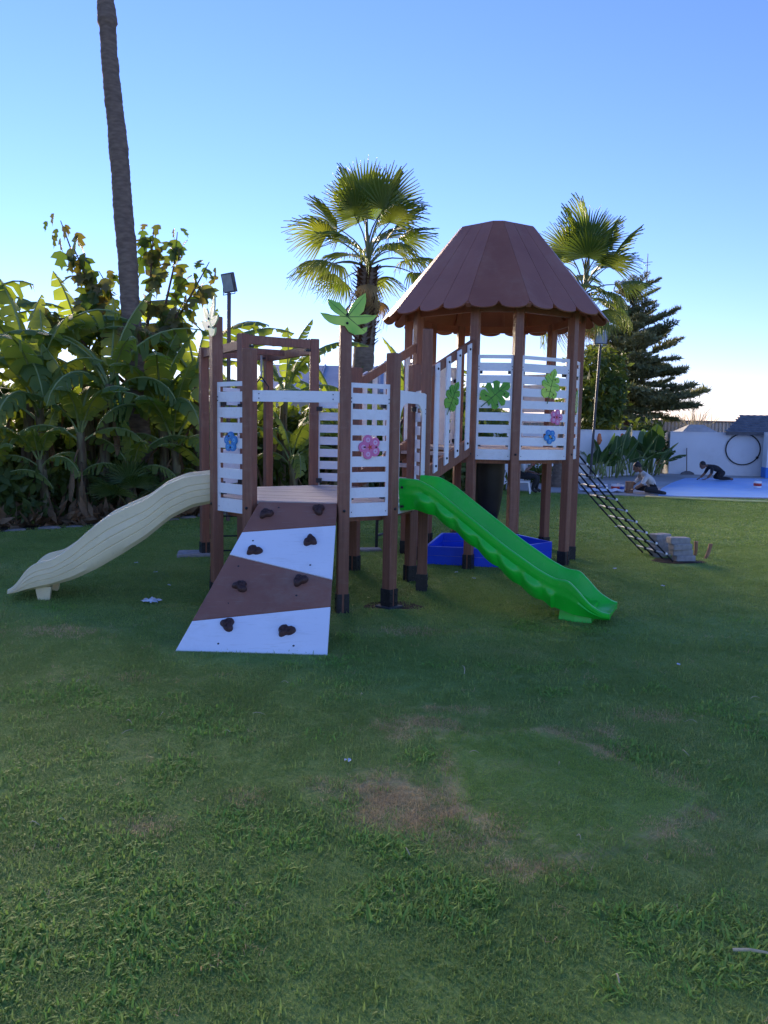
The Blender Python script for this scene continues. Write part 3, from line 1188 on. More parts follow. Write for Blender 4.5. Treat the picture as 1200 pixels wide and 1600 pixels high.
# ---- rope net at the tower's right side
nn_ = Vector((math.cos(R(16 + TH)), math.sin(R(16 + TH))))
n0, n1 = PT[3], PT[4]
nd = (n1 - n0).normalized()
mb = MB()
a, b = n0 + nn_ * 0.055 + nd * 0.04, n1 + nn_ * 0.055 - nd * 0.04
mb.tube([(a.x, a.y, 1.215), (b.x, b.y, 1.215)], 0.016, 8)
net = mb.obj('climbing_net', M['black'], play)
ropes = []
for k in range(4):
    f = k / 3
    s0 = n0.lerp(n1, 0.06 + 0.88 * f) + nn_ * 0.06
    e0 = Vector((3.345, 8.88)).lerp(Vector((3.205, 9.52)), f)
    path = []
    for t in np.linspace(0, 1, 12):
        q = s0.lerp(e0, t)
        path.append(Vector((q.x, q.y, 1.21 * (1 - t) + 0.015 - 0.03 * math.sin(math.pi * t))))
    ropes.append(path)
    mb = MB()
    mb.tube(path, 0.0105, 6)
    for t in range(9):
        q = path[0].lerp(path[-1], (t + 0.9) / 9.6)
        q.z -= 0.03 * math.sin(math.pi * (t + 0.9) / 9.6)
        if k in (1, 2):
            mb.ellipsoid(q, (0.026, 0.026, 0.022), nu=8, nv=5)
    mb.obj('rope', M['rope'], net, smooth=True)
for t in range(9):
    u = (t + 0.9) / 9.6
    pts = []
    for r_ in ropes:
        q = r_[0].lerp(r_[-1], u)
        q.z -= 0.03 * math.sin(math.pi * u)
        pts.append(q + Vector((0, 0, 0.006)))
    mb = MB()
    mb.tube(pts, 0.0095, 6)
    mb.cur = 1
    mb.ellipsoid(pts[0], (0.017, 0.017, 0.017), nu=8, nv=5)
    mb.obj('rung', [M['alu'], M['white']], net, smooth=True)

# ---- black barrel under the tower deck
mb = MB()
rings = []
for z, r_ in ((1.13, 0.185), (1.0, 0.187), (0.85, 0.180), (0.7, 0.165), (0.55, 0.142), (0.45, 0.12), (0.41, 0.09), (0.40, 0.03)):
    rings.append([Vector((TCEN.x + 0.0 + r_ * math.cos(2 * math.pi * k / 24), TCEN.y + r_ * math.sin(2 * math.pi * k / 24), z)) for k in range(24)])
mb.loft(rings)
bo = mb.obj('hanging_barrel', M['blackpl'], play, smooth=True, auto=50)
bo['label'] = 'black tapered barrel under the tower deck'

# ------------------------------------------------------------------ blue sandbox under the tower
sb = [Vector(p) for p in ((0.46, 8.50), (1.24, 8.36), (1.97, 9.02), (1.62, 9.72), (0.72, 9.62))]
sc_ = sum(sb, Vector((0, 0))) / 5
sand = empty('sandbox', (sc_.x, sc_.y, 0), 'blue plastic five-sided sandbox on the grass under the tower', 'sandbox')
for i in range(5):
    a, b = sb[i], sb[(i + 1) % 5]
    ia, ib = sc_ + (a - sc_) * 0.955, sc_ + (b - sc_) * 0.955
    for (z0, z1, k) in ((0.0, 0.098, 1.0), (0.102, 0.20, 1.0)):
        mb = MB()
        mb.add([(a.x, a.y, z0), (b.x, b.y, z0), (ib.x, ib.y, z0), (ia.x, ia.y, z0), (a.x, a.y, z1), (b.x, b.y, z1), (ib.x, ib.y, z1), (ia.x, ia.y, z1)],
               [(3, 2, 1, 0), (4, 5, 6, 7), (0, 1, 5, 4), (1, 2, 6, 5), (2, 3, 7, 6), (3, 0, 4, 7)])
        mb.obj('side_board', M['blue'], sand)
mb = MB()
ins = [sc_ + (p - sc_) * 0.95 for p in sb]
mb.add([(p.x, p.y, 0.03) for p in ins], [tuple(range(5))])
mb.obj('sandbox_floor', M['blue'], sand)

# ------------------------------------------------------------------ ground, bed, paving
def ground_mat(name, stops, scale, fine, bump=0.5, extra=None):
    m, nt, out = new_mat(name)
    L = nt.links
    p = N(nt, 'ShaderNodeBsdfPrincipled', Roughness=0.95)
    p.inputs['Specular IOR Level'].default_value = 0.15
    L.new(p.outputs[0], out.inputs[0])
    g = N(nt, 'ShaderNodeNewGeometry')
    n1 = N(nt, 'ShaderNodeTexNoise', Scale=scale, Detail=6.0, Roughness=0.6)
    n2 = N(nt, 'ShaderNodeTexNoise', Scale=fine, Detail=5.0, Roughness=0.7)
    L.new(g.outputs['Position'], n1.inputs['Vector'])
    L.new(g.outputs['Position'], n2.inputs['Vector'])
    mx = N(nt, 'ShaderNodeMath', operation='MULTIPLY_ADD')
    L.new(n2.outputs['Fac'], mx.inputs[0])
    mx.inputs[1].default_value = 0.5
    ad = N(nt, 'ShaderNodeMath', operation='MULTIPLY')
    L.new(n1.outputs['Fac'], ad.inputs[0])
    ad.inputs[1].default_value = 0.5
    L.new(ad.outputs[0], mx.inputs[2])
    r = ramp_node(nt, stops)
    L.new(mx.outputs[0], r.inputs[0])
    L.new(r.outputs[0], p.inputs['Base Color'])
    b = N(nt, 'ShaderNodeBump', Strength=bump, Distance=0.02)
    L.new(n2.outputs['Fac'], b.inputs['Height'])
    L.new(b.outputs[0], p.inputs['Normal'])
    return m


M['lawn'] = ground_mat('lawn_turf', [(0.30, (0.132, 0.153, 0.051)), (0.43, (0.177, 0.255, 0.065)), (0.56, (0.224, 0.327, 0.081)), (0.70, (0.372, 0.364, 0.133))], 0.8, 55.0)
M['soil'] = ground_mat('bed_soil', [(0.3, (0.035, 0.025, 0.017)), (0.5, (0.075, 0.055, 0.036)), (0.7, (0.13, 0.10, 0.07))], 1.5, 22.0, 0.9)
M['field'] = ground_mat('far_ground', [(0.3, (0.10, 0.10, 0.05)), (0.6, (0.20, 0.18, 0.10))], 0.05, 2.0)
M['concrete'] = surf('pool_concrete', (0.42, 0.40, 0.37), (0.33, 0.31, 0.29), scale=1.2, rough=0.85, bump=0.3, bscale=60, coords='World', dirt=(0.25, 0.22, 0.19))
M['paint'] = surf('blue_deck_paint', (0.22, 0.42, 0.78), (0.32, 0.52, 0.80), scale=0.9, rough=0.45, detail=6, coords='World', dirt=(0.42, 0.46, 0.5), dirt_amt=0.9)
M['wall'] = surf('white_wall_render', (0.78, 0.78, 0.76), (0.70, 0.70, 0.68), scale=0.8, rough=0.85, bump=0.2, bscale=40, coords='World', dirt=(0.5, 0.46, 0.4), dirt_amt=0.25)
M['bluepaint'] = surf('blue_wall_paint', (0.03, 0.22, 0.72), (0.03, 0.19, 0.62), rough=0.5)
M['tile'] = surf('grey_roof_tile', (0.14, 0.15, 0.17), (0.09, 0.10, 0.115), scale=5, rough=0.6, coords='World')
M['sheet'] = surf('beige_sheet_metal', (0.52, 0.46, 0.38), (0.42, 0.37, 0.30), scale=1.5, rough=0.55, coords='World')
M['slate'] = surf('bluegrey_roof_sheet', (0.28, 0.31, 0.36), (0.22, 0.25, 0.30), scale=1.2, rough=0.5, coords='World')
M['cream'] = surf('cream_plaster', (0.55, 0.50, 0.42), (0.48, 0.44, 0.37), scale=1.0, rough=0.9, coords='World')
M['thatch'] = surf('thatch', (0.24, 0.16, 0.09), (0.14, 0.09, 0.05), scale=9, rough=0.95, bump=0.5, coords='World')
M['block'] = surf('concrete_block', (0.34, 0.33, 0.31), (0.26, 0.25, 0.235), scale=14, rough=0.95, bump=0.5, bscale=70)
M['stone'] = surf('edging_stone', (0.27, 0.25, 0.22), (0.17, 0.155, 0.135), scale=9, rough=0.95, bump=0.6, bscale=35)
M['wood'] = surf('stake_wood', (0.36, 0.20, 0.11), (0.25, 0.13, 0.07), scale=10, rough=0.8, stretch=(5, 5, 0.6))
M['terracotta'] = surf('terracotta', (0.72, 0.22, 0.08), (0.6, 0.17, 0.06), scale=8, rough=0.7)
M['pole'] = surf('brown_pole', (0.13, 0.085, 0.07), (0.09, 0.06, 0.05), rough=0.5)
M['greypole'] = surf('dark_grey_pole', (0.07, 0.07, 0.075), (0.05, 0.05, 0.055), rough=0.45)
M['lampgrey'] = surf('lamp_casing', (0.10, 0.10, 0.105), (0.07, 0.07, 0.075), rough=0.5)
M['glass'] = surf('lamp_glass', (0.42, 0.46, 0.48), (0.34, 0.38, 0.40), scale=12, rough=0.12, spec=0.6)
M['bag'] = surf('plastic_bag', (0.70, 0.74, 0.80), (0.55, 0.6, 0.68), scale=14, rough=0.3)
M['canred'] = surf('paint_can_red', (0.55, 0.05, 0.04), (0.45, 0.04, 0.03), rough=0.4)
M['canblue'] = surf('paint_can_blue', (0.04, 0.14, 0.5), (0.03, 0.1, 0.4), rough=0.4)
M['tentgrey'] = surf('tent_canvas', (0.5, 0.5, 0.48), (0.42, 0.42, 0.4), rough=0.8)
M['hose'] = surf('sunlit_streak_yellow', (0.86, 0.78, 0.30), (0.8, 0.7, 0.25), rough=0.5)  # yellow of the added lawn tube that imitates a streak of sunlight
M['straw'] = surf('dry_straw', (0.52, 0.45, 0.28), (0.42, 0.35, 0.20), scale=20, rough=0.8)


def sheet(name, poly, z, mat):
    mb = MB()
    mb.add([(x, y, z) for x, y in poly], [tuple(range(len(poly)))])
    o = mb.obj(name, mat, None)
    return tag(o, kind='structure')


sheet('ground', [(-700, -700), (700, -700), (700, 900), (-700, 900)], -0.02, M['field'])
sheet('planting_bed', [(-30, 4), (6, 4), (6, 28), (-30, 28)], -0.008, M['soil'])
EDGE = [(-16, 7.6), (-9.0, 8.7), (-6.6, 9.5), (-5.15, 10.35), (-4.2, 11.1), (-3.4, 11.85), (-2.6, 13.0), (-1.4, 14.5), (0.0, 16.3), (1.6, 18.3), (2.7, 19.1)]
lawn_poly = [(-16, -8), (18, -8), (18, 18.1), (8.9, 17.97), (6.2, 17.9), (4.5, 18.45)] + EDGE[::-1]
sheet('lawn', lawn_poly, 0.0, M['lawn'])
DRY = [(0.05, 3.02, 0.20, 0.21, 1.3), (0.17, 2.86, 0.18, 0.14, 1.2), (0.32, 2.68, 0.17, 0.07, 0.95), (0.50, 2.53, 0.17, 0.05, 0.9), (-2.35, 5.42, 0.42, 0.12, 0.8), (0.98, 3.74, 0.17, 0.045, 1.0), (0.45, 4.0, 0.35, 0.07, 0.5), (-1.5, 4.4, 0.5, 0.1, 0.3), (-0.55, 3.0, 0.12, 0.06, 0.4), (1.45, 3.95, 0.3, 0.08, 0.4), (0.15, 3.75, 0.25, 0.15, 0.6), (-3.4, 5.8, 0.5, 0.12, 0.75), (0.3, 5.6, 0.5, 0.1, 0.5), (1.30, 2.93, 0.08, 0.06, 1.0), (-0.25, 3.1, 0.1, 0.08, 0.55), (0.6, 3.3, 0.1, 0.06, 0.45), (-0.9, 2.75, 0.14, 0.07, 0.5)]
TURF = [(0.30, 3.60), (0.83, 3.78), (1.36, 3.06), (1.02, 2.72), (0.69, 2.58), (0.32, 2.88)]


def inside(poly, x, y):
    c = np.zeros(len(x), bool)
    j = len(poly) - 1
    for i in range(len(poly)):
        xi, yi = poly[i]
        xj, yj = poly[j]
        c ^= ((yi > y) != (yj > y)) & (x < (xj - xi) * (y - yi) / (yj - yi + 1e-12) + xi)
        j = i
    return c


def blobs(x, y, L_):
    v = np.zeros(len(x))
    for cx, cy, rx, ry, a in L_:
        v = np.maximum(v, a * np.exp(-(((x - cx) / rx) ** 2 + ((y - cy) / ry) ** 2)))
    return v


def nz(x, y, s, o):
    return np.array([mnoise.noise(Vector((float(a) * s, float(b) * s, o))) for a, b in zip(x, y)])


def seg_dist(x, y, poly):
    best = np.full(len(x), 9.0)
    for i in range(len(poly)):
        (ax, ay), (bx, by) = poly[i], poly[(i + 1) % len(poly)]
        t = np.clip(((x - ax) * (bx - ax) + (y - ay) * (by - ay)) / ((bx - ax) ** 2 + (by - ay) ** 2), 0, 1)
        best = np.minimum(best, np.hypot(x - ax - t * (bx - ax), y - ay - t * (by - ay)))
    return best


def lawn_dry(x, y):
    e = np.exp(-(seg_dist(x, y, TURF) / 0.030) ** 2) * np.clip(0.62 + 1.2 * nz(x, y, 3.5, 31), 0, 1)
    return np.clip(e + blobs(x, y, DRY) * (0.8 + 0.8 * nz(x, y, 9.0, 2) + 0.5 * nz(x, y, 24.0, 5)) + 0.45 * np.maximum(0, nz(x, y, 1.3, 8) + 0.4 * nz(x, y, 5.0, 3) - 0.34), 0, 1)


def lawn_h(x, y):
    h = 0.005 + 0.006 * (1 + nz(x, y, 2.0, 1)) + 0.004 * (1 + nz(x, y, 7.0, 4)) * 0.5
    h = h + 0.005 * inside(TURF, x, y)
    return h - 0.010 * np.clip(blobs(x, y, DRY[:4] + DRY[5:6] + DRY[13:14]), 0, 1)


# near lawn: uneven, with dry wear
gx, gy = np.meshgrid(np.linspace(-3.9, 3.9, 196), np.linspace(1.0, 6.4, 136), indexing='ij')
fx, fy = gx.ravel(), gy.ravel()
edge = np.minimum(np.minimum(3.9 - np.abs(fx), fy - 1.0), 6.4 - fy)
hh = lawn_h(fx, fy) * np.clip(edge / 0.3, 0, 1) + 0.001
for o_ in (RTL, RBL, RT_, RB_):
    hh = np.where((fx - o_.x) ** 2 + (fy - o_.y) ** 2 < 0.1, np.minimum(hh, 0.006), hh)
hh = np.where((fx > -1.5) & (fx < -0.2) & (fy > 4.7) & (fy < 6.4), np.minimum(hh, 0.006), hh)
me = bpy.data.meshes.new('near_lawn')
ni, nj = gx.shape
idx_ = np.arange(ni * nj).reshape(ni, nj)
me.from_pydata(np.stack([fx, fy, hh], 1).tolist(), [], np.stack([idx_[:-1, :-1].ravel(), idx_[1:, :-1].ravel(), idx_[1:, 1:].ravel(), idx_[:-1, 1:].ravel()], 1).tolist())
at = me.attributes.new('dry', 'FLOAT', 'POINT')
at.data.foreach_set('value', lawn_dry(fx, fy).astype(np.float32))
me.polygons.foreach_set('use_smooth', [True] * len(me.polygons))
mlawn = M['lawn'].copy()
mlawn.name = 'near_lawn_turf'
nt_ = mlawn.node_tree
pr = next(n for n in nt_.nodes if n.type == 'BSDF_PRINCIPLED')
src_ = pr.inputs['Base Color'].links[0].from_socket
ta = nt_.nodes.new('ShaderNodeAttribute'); ta.attribute_name = 'dry'
n9 = N(nt_, 'ShaderNodeTexNoise', Scale=90.0, Detail=3.0)
r9 = ramp_node(nt_, [(0.3, (0.36, 0.24, 0.10)), (0.55, (0.54, 0.39, 0.18)), (0.75, (0.66, 0.50, 0.26))])
nt_.links.new(n9.outputs['Fac'], r9.inputs[0])
m9 = N(nt_, 'ShaderNodeMix', data_type='RGBA')
nt_.links.new(ta.outputs['Fac'], m9.inputs[0]); nt_.links.new(src_, m9.inputs[6]); nt_.links.new(r9.outputs[0], m9.inputs[7])
nt_.links.new(m9.outputs[2], pr.inputs['Base Color'])
me.materials.append(mlawn)
me.update()
tag(inst('near_lawn', me, None), kind='structure')

# paved pool surround with blue paint
deck_poly = [(3.2, 19.0), (4.5, 18.5), (6.2, 17.95), (8.9, 18.02), (18, 18.15), (18, 27.2), (10.1, 27.9), (9.7, 28.0), (7.0, 25.1), (3.7, 21.5), (2.6, 20.3)]
mb = MB()
q = len(deck_poly)
mb.add([(x, y, -0.05) for x, y in deck_poly] + [(x, y, 0.022) for x, y in deck_poly], [tuple(range(q, 2 * q))] + [(i, (i + 1) % q, q + (i + 1) % q, q + i) for i in range(q)])
tag(mb.obj('pool_paving', M['concrete'], None), kind='structure')
sheet('painted_paving', [(6.35, 18.02), (8.9, 18.09), (17.9, 18.22), (17.9, 25.6), (12.4, 25.8), (9.8, 25.4), (8.3, 22.6), (7.3, 20.5), (6.7, 19.0)], 0.027, M['paint'])

edging = MB()
edging.add([(-5.2, 10.3, -0.004), (-5.1, 10.3, -0.004), (-5.1, 10.4, -0.004)], [(0, 1, 2)])
# stones along the bed edge
ed = None
seg = []
for i in range(2, 8):
    a, b = Vector(EDGE[i]), Vector(EDGE[i + 1])
    d = (b - a)
    n_ = max(1, int(d.length / 0.34))
    for k in range(n_):
        seg.append((a + d * ((k + 0.5) / n_), math.atan2(d.y, d.x)))


def rock_mesh(seed, name, mat, sx, sy, sz, rough=0.18, nu=12, nv=8):
    mb = MB()
    mb.ellipsoid((0, 0, 0), (1, 1, 1), nu=nu, nv=nv)
    vs_ = []
    for p in mb.v:
        v = Vector(p)
        k = 1 + rough * mnoise.noise(v * 1.7 + Vector((seed * 7.1, 0, 0))) + rough * 0.4 * mnoise.noise(v * 5 + Vector((0, seed, 0)))
        s = Vector((math.copysign(abs(v.x) ** 0.6, v.x), math.copysign(abs(v.y) ** 0.6, v.y), math.copysign(abs(v.z) ** 0.6, v.z))) * k
        vs_.append((s.x * sx, s.y * sy, s.z * sz))
    mb.v = vs_
    return mb.mesh(name, mat, smooth=True, auto=40, merge=True)


RK = [rock_mesh(s_, 'stone', M['stone'], 0.15, 0.07, 0.055) for s_ in range(4)]
ed = empty('bed_edging', (-4.2, 11.1, 0), None, None)
tag(ed, kind='structure')
for k, (p, a) in enumerate(seg):
    inst('stone', RK[k % 4], ed, Matrix.Translation((p.x + rng.uniform(-.03, .03), p.y + rng.uniform(-.03, .03), -0.012 + rng.uniform(-.015, .015))) @ Matrix.Rotation(a + rng.uniform(-.2, .2) + (math.pi if k % 3 == 0 else 0), 4, 'Z') @ Matrix.Scale(rng.uniform(0.8, 1.1), 4))

# soil and footing round one front post
mb = MB()
pts = []
c = PA[3]
for k in range(28):
    a = 2 * math.pi * k / 28
    r_ = 0.23 * (1 + 0.22 * mnoise.noise(Vector((math.cos(a) * 1.3, math.sin(a) * 1.3, 4.0))))
    pts.append((c.x + r_ * math.cos(a) * 1.05 + 0.03, c.y + r_ * math.sin(a) * 0.9, 0.005))
mb.add(pts, [tuple(range(28))])
tag(mb.obj('soil_patch', M['soil'], None), kind='structure')
for i, (bx, by) in ((3, (0.15, 0.15)),):
    mb = MB()
    mb.bevbox((PA[i].x, PA[i].y, 0.008), (bx + 0.02, by + 0.02, 0.016), 0.004, rz=low_posts[i][1].to_euler().z)
    mb.obj('base_plate', M['greypole'], low_posts[i][0])
mb = MB()
mb.bevbox((F1.x - 0.10, F1.y + 0.02, 0.02), (0.42, 0.3, 0.04), 0.01, rz=0.2)
tag(mb.obj('footing_slab', M['block'], None), 'flat grey concrete slab in the grass at the foot of the rear frame post', 'slab')
mb = MB()
mb.bevbox((-0.16, 9.35, 0.015), (0.26, 0.16, 0.03), 0.006, rz=0.2)
tag(mb.obj('footing_slab', M['block'], None), 'small grey slab in the grass by the black ladder foot', 'slab')

# ------------------------------------------------------------------ white walls at the back right
def wall_seg(name, a, d, ln, h, t, label):
    nb_ = Vector((-d.y, d.x))
    c = a + d * ln / 2 + nb_ * t / 2
    an = math.atan2(d.y, d.x)
    mb = MB()
    mb.box((c.x, c.y, h / 2 - 0.05), (ln, t, h + 0.1), rz=an)
    o = mb.obj(name, M['wall'], None)
    mb = MB()
    mb.box((c.x, c.y, h + 0.0125), (ln + 0.02, t + 0.05, 0.025), rz=an)
    mb.obj('coping', M['wall'], o)
    return tag(o, label, 'wall')


dl = Vector((0.675, 0.738))
dr2 = Vector((0.978, -0.208))
nb2 = Vector((0.208, 0.978))
WANG = math.atan2(dr2.y, dr2.x)
RW0 = Vector((10.13, 27.87))
LWP = Vector((3.69, 21.48))
wall_seg('garden_wall', RW0, dr2, 6.5, 1.50, 0.2, 'white rendered wall at the back of the blue paving, hose ring on it')
wall_seg('garden_wall', LWP - dl * 1.4, dl, 10.35, 1.50, 0.2, 'white rendered wall behind the broad-leaved plants')
cc = RW0 + nb2 * 0.85 + dr2 * 0.1
mb = MB()
mb.box((cc.x, cc.y, 0.73), (0.2, 1.28, 1.52), rz=WANG)
tag(mb.obj('garden_wall', M['wall'], None), 'short white wall return at the corner beside the tallest broad-leaved plant', 'wall')

# pool house: tiled roof above the wall, pillar with blue base
hut0 = RW0 + dr2 * 1.80
hut = empty('pool_house', (hut0.x + nb2.x, hut0.y + nb2.y, 0), 'small pool house with grey tiled roof behind the white wall', 'building')
hb = Matrix.Translation((hut0.x, hut0.y, 0)) @ Matrix.Rotation(WANG, 4, 'Z')
mb = MB()
mb.box(hb @ Vector((3.6, 1.3, 0.76)), (6.2, 2.0, 1.50), rz=WANG)
mb.obj('wall', M['wall'], hut)
mb = MB()
LEN, ROWS = 8.0, 8
run, rise = 1.15, 0.62
for k in range(ROWS):
    y0, y1 = -0.20 + run * k / ROWS, -0.20 + run * (k + 1.12) / ROWS
    z0, z1 = 1.53 + rise * k / ROWS + 0.035, 1.53 + rise * (k + 1) / ROWS + 0.012
    x0 = 0.72 * k / ROWS
    nx = 150
    vs_, fs_ = [], []
    for j in range(nx + 1):
        x = x0 + (LEN - x0) * j / nx
        wv = 0.006 * math.sin(2 * math.pi * x / 0.22)
        vs_ += [hb @ Vector((x, y0, z0 - 0.035)), hb @ Vector((x, y0, z0 + wv)), hb @ Vector((x, y1, z1 + wv))]
    for j in range(nx):
        fs_ += [(j * 3, j * 3 + 3, j * 3 + 4, j * 3 + 1), (j * 3 + 1, j * 3 + 4, j * 3 + 5, j * 3 + 2)]
    mb.add(vs_, fs_)
mb.add([hb @ Vector(p) for p in ((0.72, 0.95, 2.14), (8, 0.95, 2.14), (8, 2.4, 1.5), (0.9, 2.4, 1.5), (0, -0.2, 1.53))], [(0, 1, 2, 3), (4, 0, 3)])
mb.add([hb @ Vector(p) for p in ((0, -0.2, 1.50), (8, -0.2, 1.50), (8, 2.4, 1.50), (0.9, 2.4, 1.50))], [(0, 1, 2, 3)])
tl = mb.obj('roof_tiles', M['tile'], hut, fix=False)
tag(tl, kind='stuff')
mb = MB()
mb.box(hb @ Vector((4.0, -0.20, 1.495)), (8.0, 0.03, 0.10), rz=WANG)
mb.obj('fascia', M['lampgrey'], hut)
pc = Vector((13.98, 26.35))
mb = MB()
mb.box((pc.x, pc.y, 0.965), (2.2, 0.6, 1.19), rz=WANG)
pil = mb.obj('pillar', M['wall'], hut)
mb = MB()
mb.box((pc.x, pc.y, 0.185), (2.22, 0.62, 0.37), rz=WANG)
mb.obj('pillar_base', M['bluepaint'], pil)

# hose ring, broom, ornaments
rc = RW0 + dr2 * 2.42 - nb2 * 0.05
hoop = []
for k in range(49):
    a = R(104) + R(332) * k / 48
    hoop.append((rc.x + dr2.x * 0.56 * math.cos(a), rc.y + dr2.y * 0.56 * math.cos(a), 0.95 + 0.54 * math.sin(a)))
mb = MB()
mb.tube(hoop, 0.020, 8)
mb.tube([hoop[32], Vector(hoop[32]) + Vector((0.03, -0.02, 0.06))], 0.04, 8)
tag(mb.obj('hose_ring', M['rope'], None, smooth=True), 'large black hose ring hung on the white wall', 'hose')

bc_ = Vector((10.62, 27.45))
broom = empty('broom', (bc_.x, bc_.y, 0.022), 'thin broom leaning upright against the white wall', 'broom')
mb = MB()
mb.tube([(bc_.x, bc_.y, 0.14), (bc_.x + 0.04, bc_.y + 0.22, 0.95)], 0.016, 8)
mb.obj('handle', M['pole'], broom)
mb = MB()
mb.loft([[Vector((bc_.x + 0.03 + x * k, bc_.y + y * k, z)) for x, y in ((-.22, -.03), (.22, -.03), (.22, .03), (-.22, .03))] for z, k in ((0.03, 1.1), (0.09, 0.95), (0.15, 0.35))])
mb.obj('brush', M['lampgrey'], broom)


def ornament(t, z, s, label):
    c = LWP + dl * t + Vector((dl.y, -dl.x)) * 0.03
    mb = MB()
    an = math.atan2(dl.y, dl.x)
    mb.ellipsoid((c.x, c.y, z), (0.10 * s, 0.07 * s, 0.17 * s), m=Matrix.Rotation(an, 3, 'Z'))
    mb.ellipsoid((c.x + dl.y * 0.05, c.y - dl.x * 0.05, z - 0.02), (0.03 * s, 0.05 * s, 0.05 * s), m=Matrix.Rotation(an, 3, 'Z'))
    mb.ellipsoid((c.x, c.y, z + 0.15 * s), (0.05 * s, 0.05 * s, 0.05 * s))
    tag(mb.obj('wall_ornament', M['terracotta'], None, smooth=True), label, 'ornament')


ornament(4.53, 1.22, 1.0, 'small orange ornament on white wall beside the lamp pole')
ornament(6.12, 1.20, 1.15, 'orange ornament on the white wall between the broad-leaved plants')
ornament(1.36, 0.66, 0.8, 'orange ornament low on the wall seen under the tower')

# thin yellow tube standing in for a streak of sunlight on the lawn
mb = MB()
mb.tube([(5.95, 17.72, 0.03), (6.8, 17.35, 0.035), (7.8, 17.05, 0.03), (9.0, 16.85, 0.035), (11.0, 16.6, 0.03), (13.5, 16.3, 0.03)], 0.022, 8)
tag(mb.obj('sun_streak', M['hose'], None, smooth=True), 'thin pale yellow tube drawn as a sunlit streak in the grass along the blue paving', 'hose')  # added tube imitating a streak of sunlight, not a hose

# far fence, thatched hut, tent, hoop, mast
fence = empty('sheet_fence', (12.5, 36, 0), 'long beige corrugated sheet fence far behind the white wall', 'fence')


def sheet_mesh():
    mb = MB()
    vs_, fs_ = [], []
    n_ = 24
    for j in range(n_ + 1):
        x = -0.5 + j / n_
        y = 0.03 * (1 if (j % 4) in (1, 2) else -1)
        vs_ += [(x, y, -0.05), (x, y, 2.0)]
    for j in range(n_):
        fs_.append((j * 2, j * 2 + 2, j * 2 + 3, j * 2 + 1))
    mb.add(vs_, fs_)
    return mb.mesh('fence_sheet', M['sheet'], fix=False)


SHM = sheet_mesh()
for k in range(26):
    inst('fence_sheet', SHM, fence, Matrix.Translation((2.0 + k * 1.0, 36 + (k % 2) * 0.004, rng.uniform(-0.015, 0.015))))
mb = MB()
mb.box((14.5, 36, 2.015), (26, 0.12, 0.06))
mb.obj('cap_rail', M['lampgrey'], fence)

th = empty('thatched_hut', (8.0, 30, 0), 'low brown thatched shelter behind the white wall by the lamp', 'shelter')
mb = MB()
mb.loft([[Vector((8.0 + x * k, 30 + y * k, z)) for x, y in ((-1.3, -1), (1.3, -1), (1.3, 1), (-1.3, 1))] for z, k in ((1.48, 1.0), (1.62, 0.93), (1.9, 0.35), (1.94, 0.3))])
mb.obj('thatch_roof', M['thatch'], th)
for sx in (-1, 1):
    for sy in (-1, 1):
        mb = MB()
        mb.tube([(8 + sx * 1.05, 30 + sy * 0.8, -0.05), (8 + sx * 1.05, 30 + sy * 0.8, 1.52)], 0.06, 8)
        mb.obj('post', M['wood'], th)
mb = MB()
mb.tube([(9.35 + 0.62 * math.cos(R(a)), 30.5, 1.32 + 0.62 * math.sin(R(a))) for a in range(0, 181, 12)], 0.05, 8)
mb.tube([(8.73, 30.5, 1.35), (8.73, 30.5, -0.05)], 0.05, 8)
mb.tube([(9.97, 30.5, 1.35), (9.97, 30.5, -0.05)], 0.05, 8)
tag(mb.obj('garden_arch', M['sheet'], None, smooth=True), 'pale round garden arch behind the white wall under the conifer', 'arch')
tent = empty('tent', (13.0, 33, 0), 'white pitched tent top showing above the white wall', 'tent')
mb = MB()
mb.add([(12.2, 32.4, 1.45), (13.9, 32.4, 1.45), (13.9, 33.8, 1.45), (12.2, 33.8, 1.45), (12.75, 33, 1.83), (13.35, 33, 1.83)], [(0, 1, 5, 4), (1, 2, 5), (2, 3, 4, 5), (3, 0, 4), (3, 2, 1, 0)])
mb.obj('tent_roof', M['tentgrey'], tent)
for x, y in ((12.25, 32.45), (13.85, 32.45), (13.85, 33.75), (12.25, 33.75)):
    mb = MB()
    mb.tube([(x, y, -0.05), (x, y, 1.46)], 0.03, 6)
    mb.obj('pole', M['steel'], tent)
mb = MB()
mb.tube([(14.5, 45, -0.1), (14.5, 45, 11.4)], [0.07, 0.025], 8)
for z, w_ in ((10.9, 0.28), (10.75, 0.16)):
    mb.tube([(14.5 - w_, 45, z), (14.5 + w_, 45, z + 0.06)], 0.018, 6)
tag(mb.obj('mast', M['steel'], None), 'thin distant mast with crossbar above the conifer top', 'mast')

# house behind the banana plants
hs = empty('house', (-1.4, 26, 0), 'house with blue-grey sheet roof behind the banana plants', 'house')
mb = MB()
mb.box((-1.7, 27.2, 1.25), (3.9, 5.6, 2.5))
mb.obj('wall', M['cream'], hs)
for k in range(5):
    x0 = -4.05 + k * 0.95
    mb = MB()
    for (a, b, c_, d_) in (((x0, 23.9, 2.50), (x0 + 0.94, 23.9, 2.50), (x0 + 0.94, 27.2, 3.50), (x0, 27.2, 3.50)), ((x0, 30.5, 2.50), (x0 + 0.94, 30.5, 2.50), (x0 + 0.94, 27.2, 3.50), (x0, 27.2, 3.50))):
        p4 = [Vector(v) for v in (a, b, c_, d_)]
        mb.add([v + Vector((0, 0, 0.05)) for v in p4] + p4, [(0, 1, 2, 3), (7, 6, 5, 4), (0, 4, 5, 1), (1, 5, 6, 2), (2, 6, 7, 3), (3, 7, 4, 0)])
        rbx = x0 + 0.04
        mb.beam((rbx, a[1], a[2] + 0.07), (rbx, d_[1], d_[2] + 0.07), 0.05, 0.05)
    mb.obj('roof_sheet', M['slate'], hs)
mb = MB()
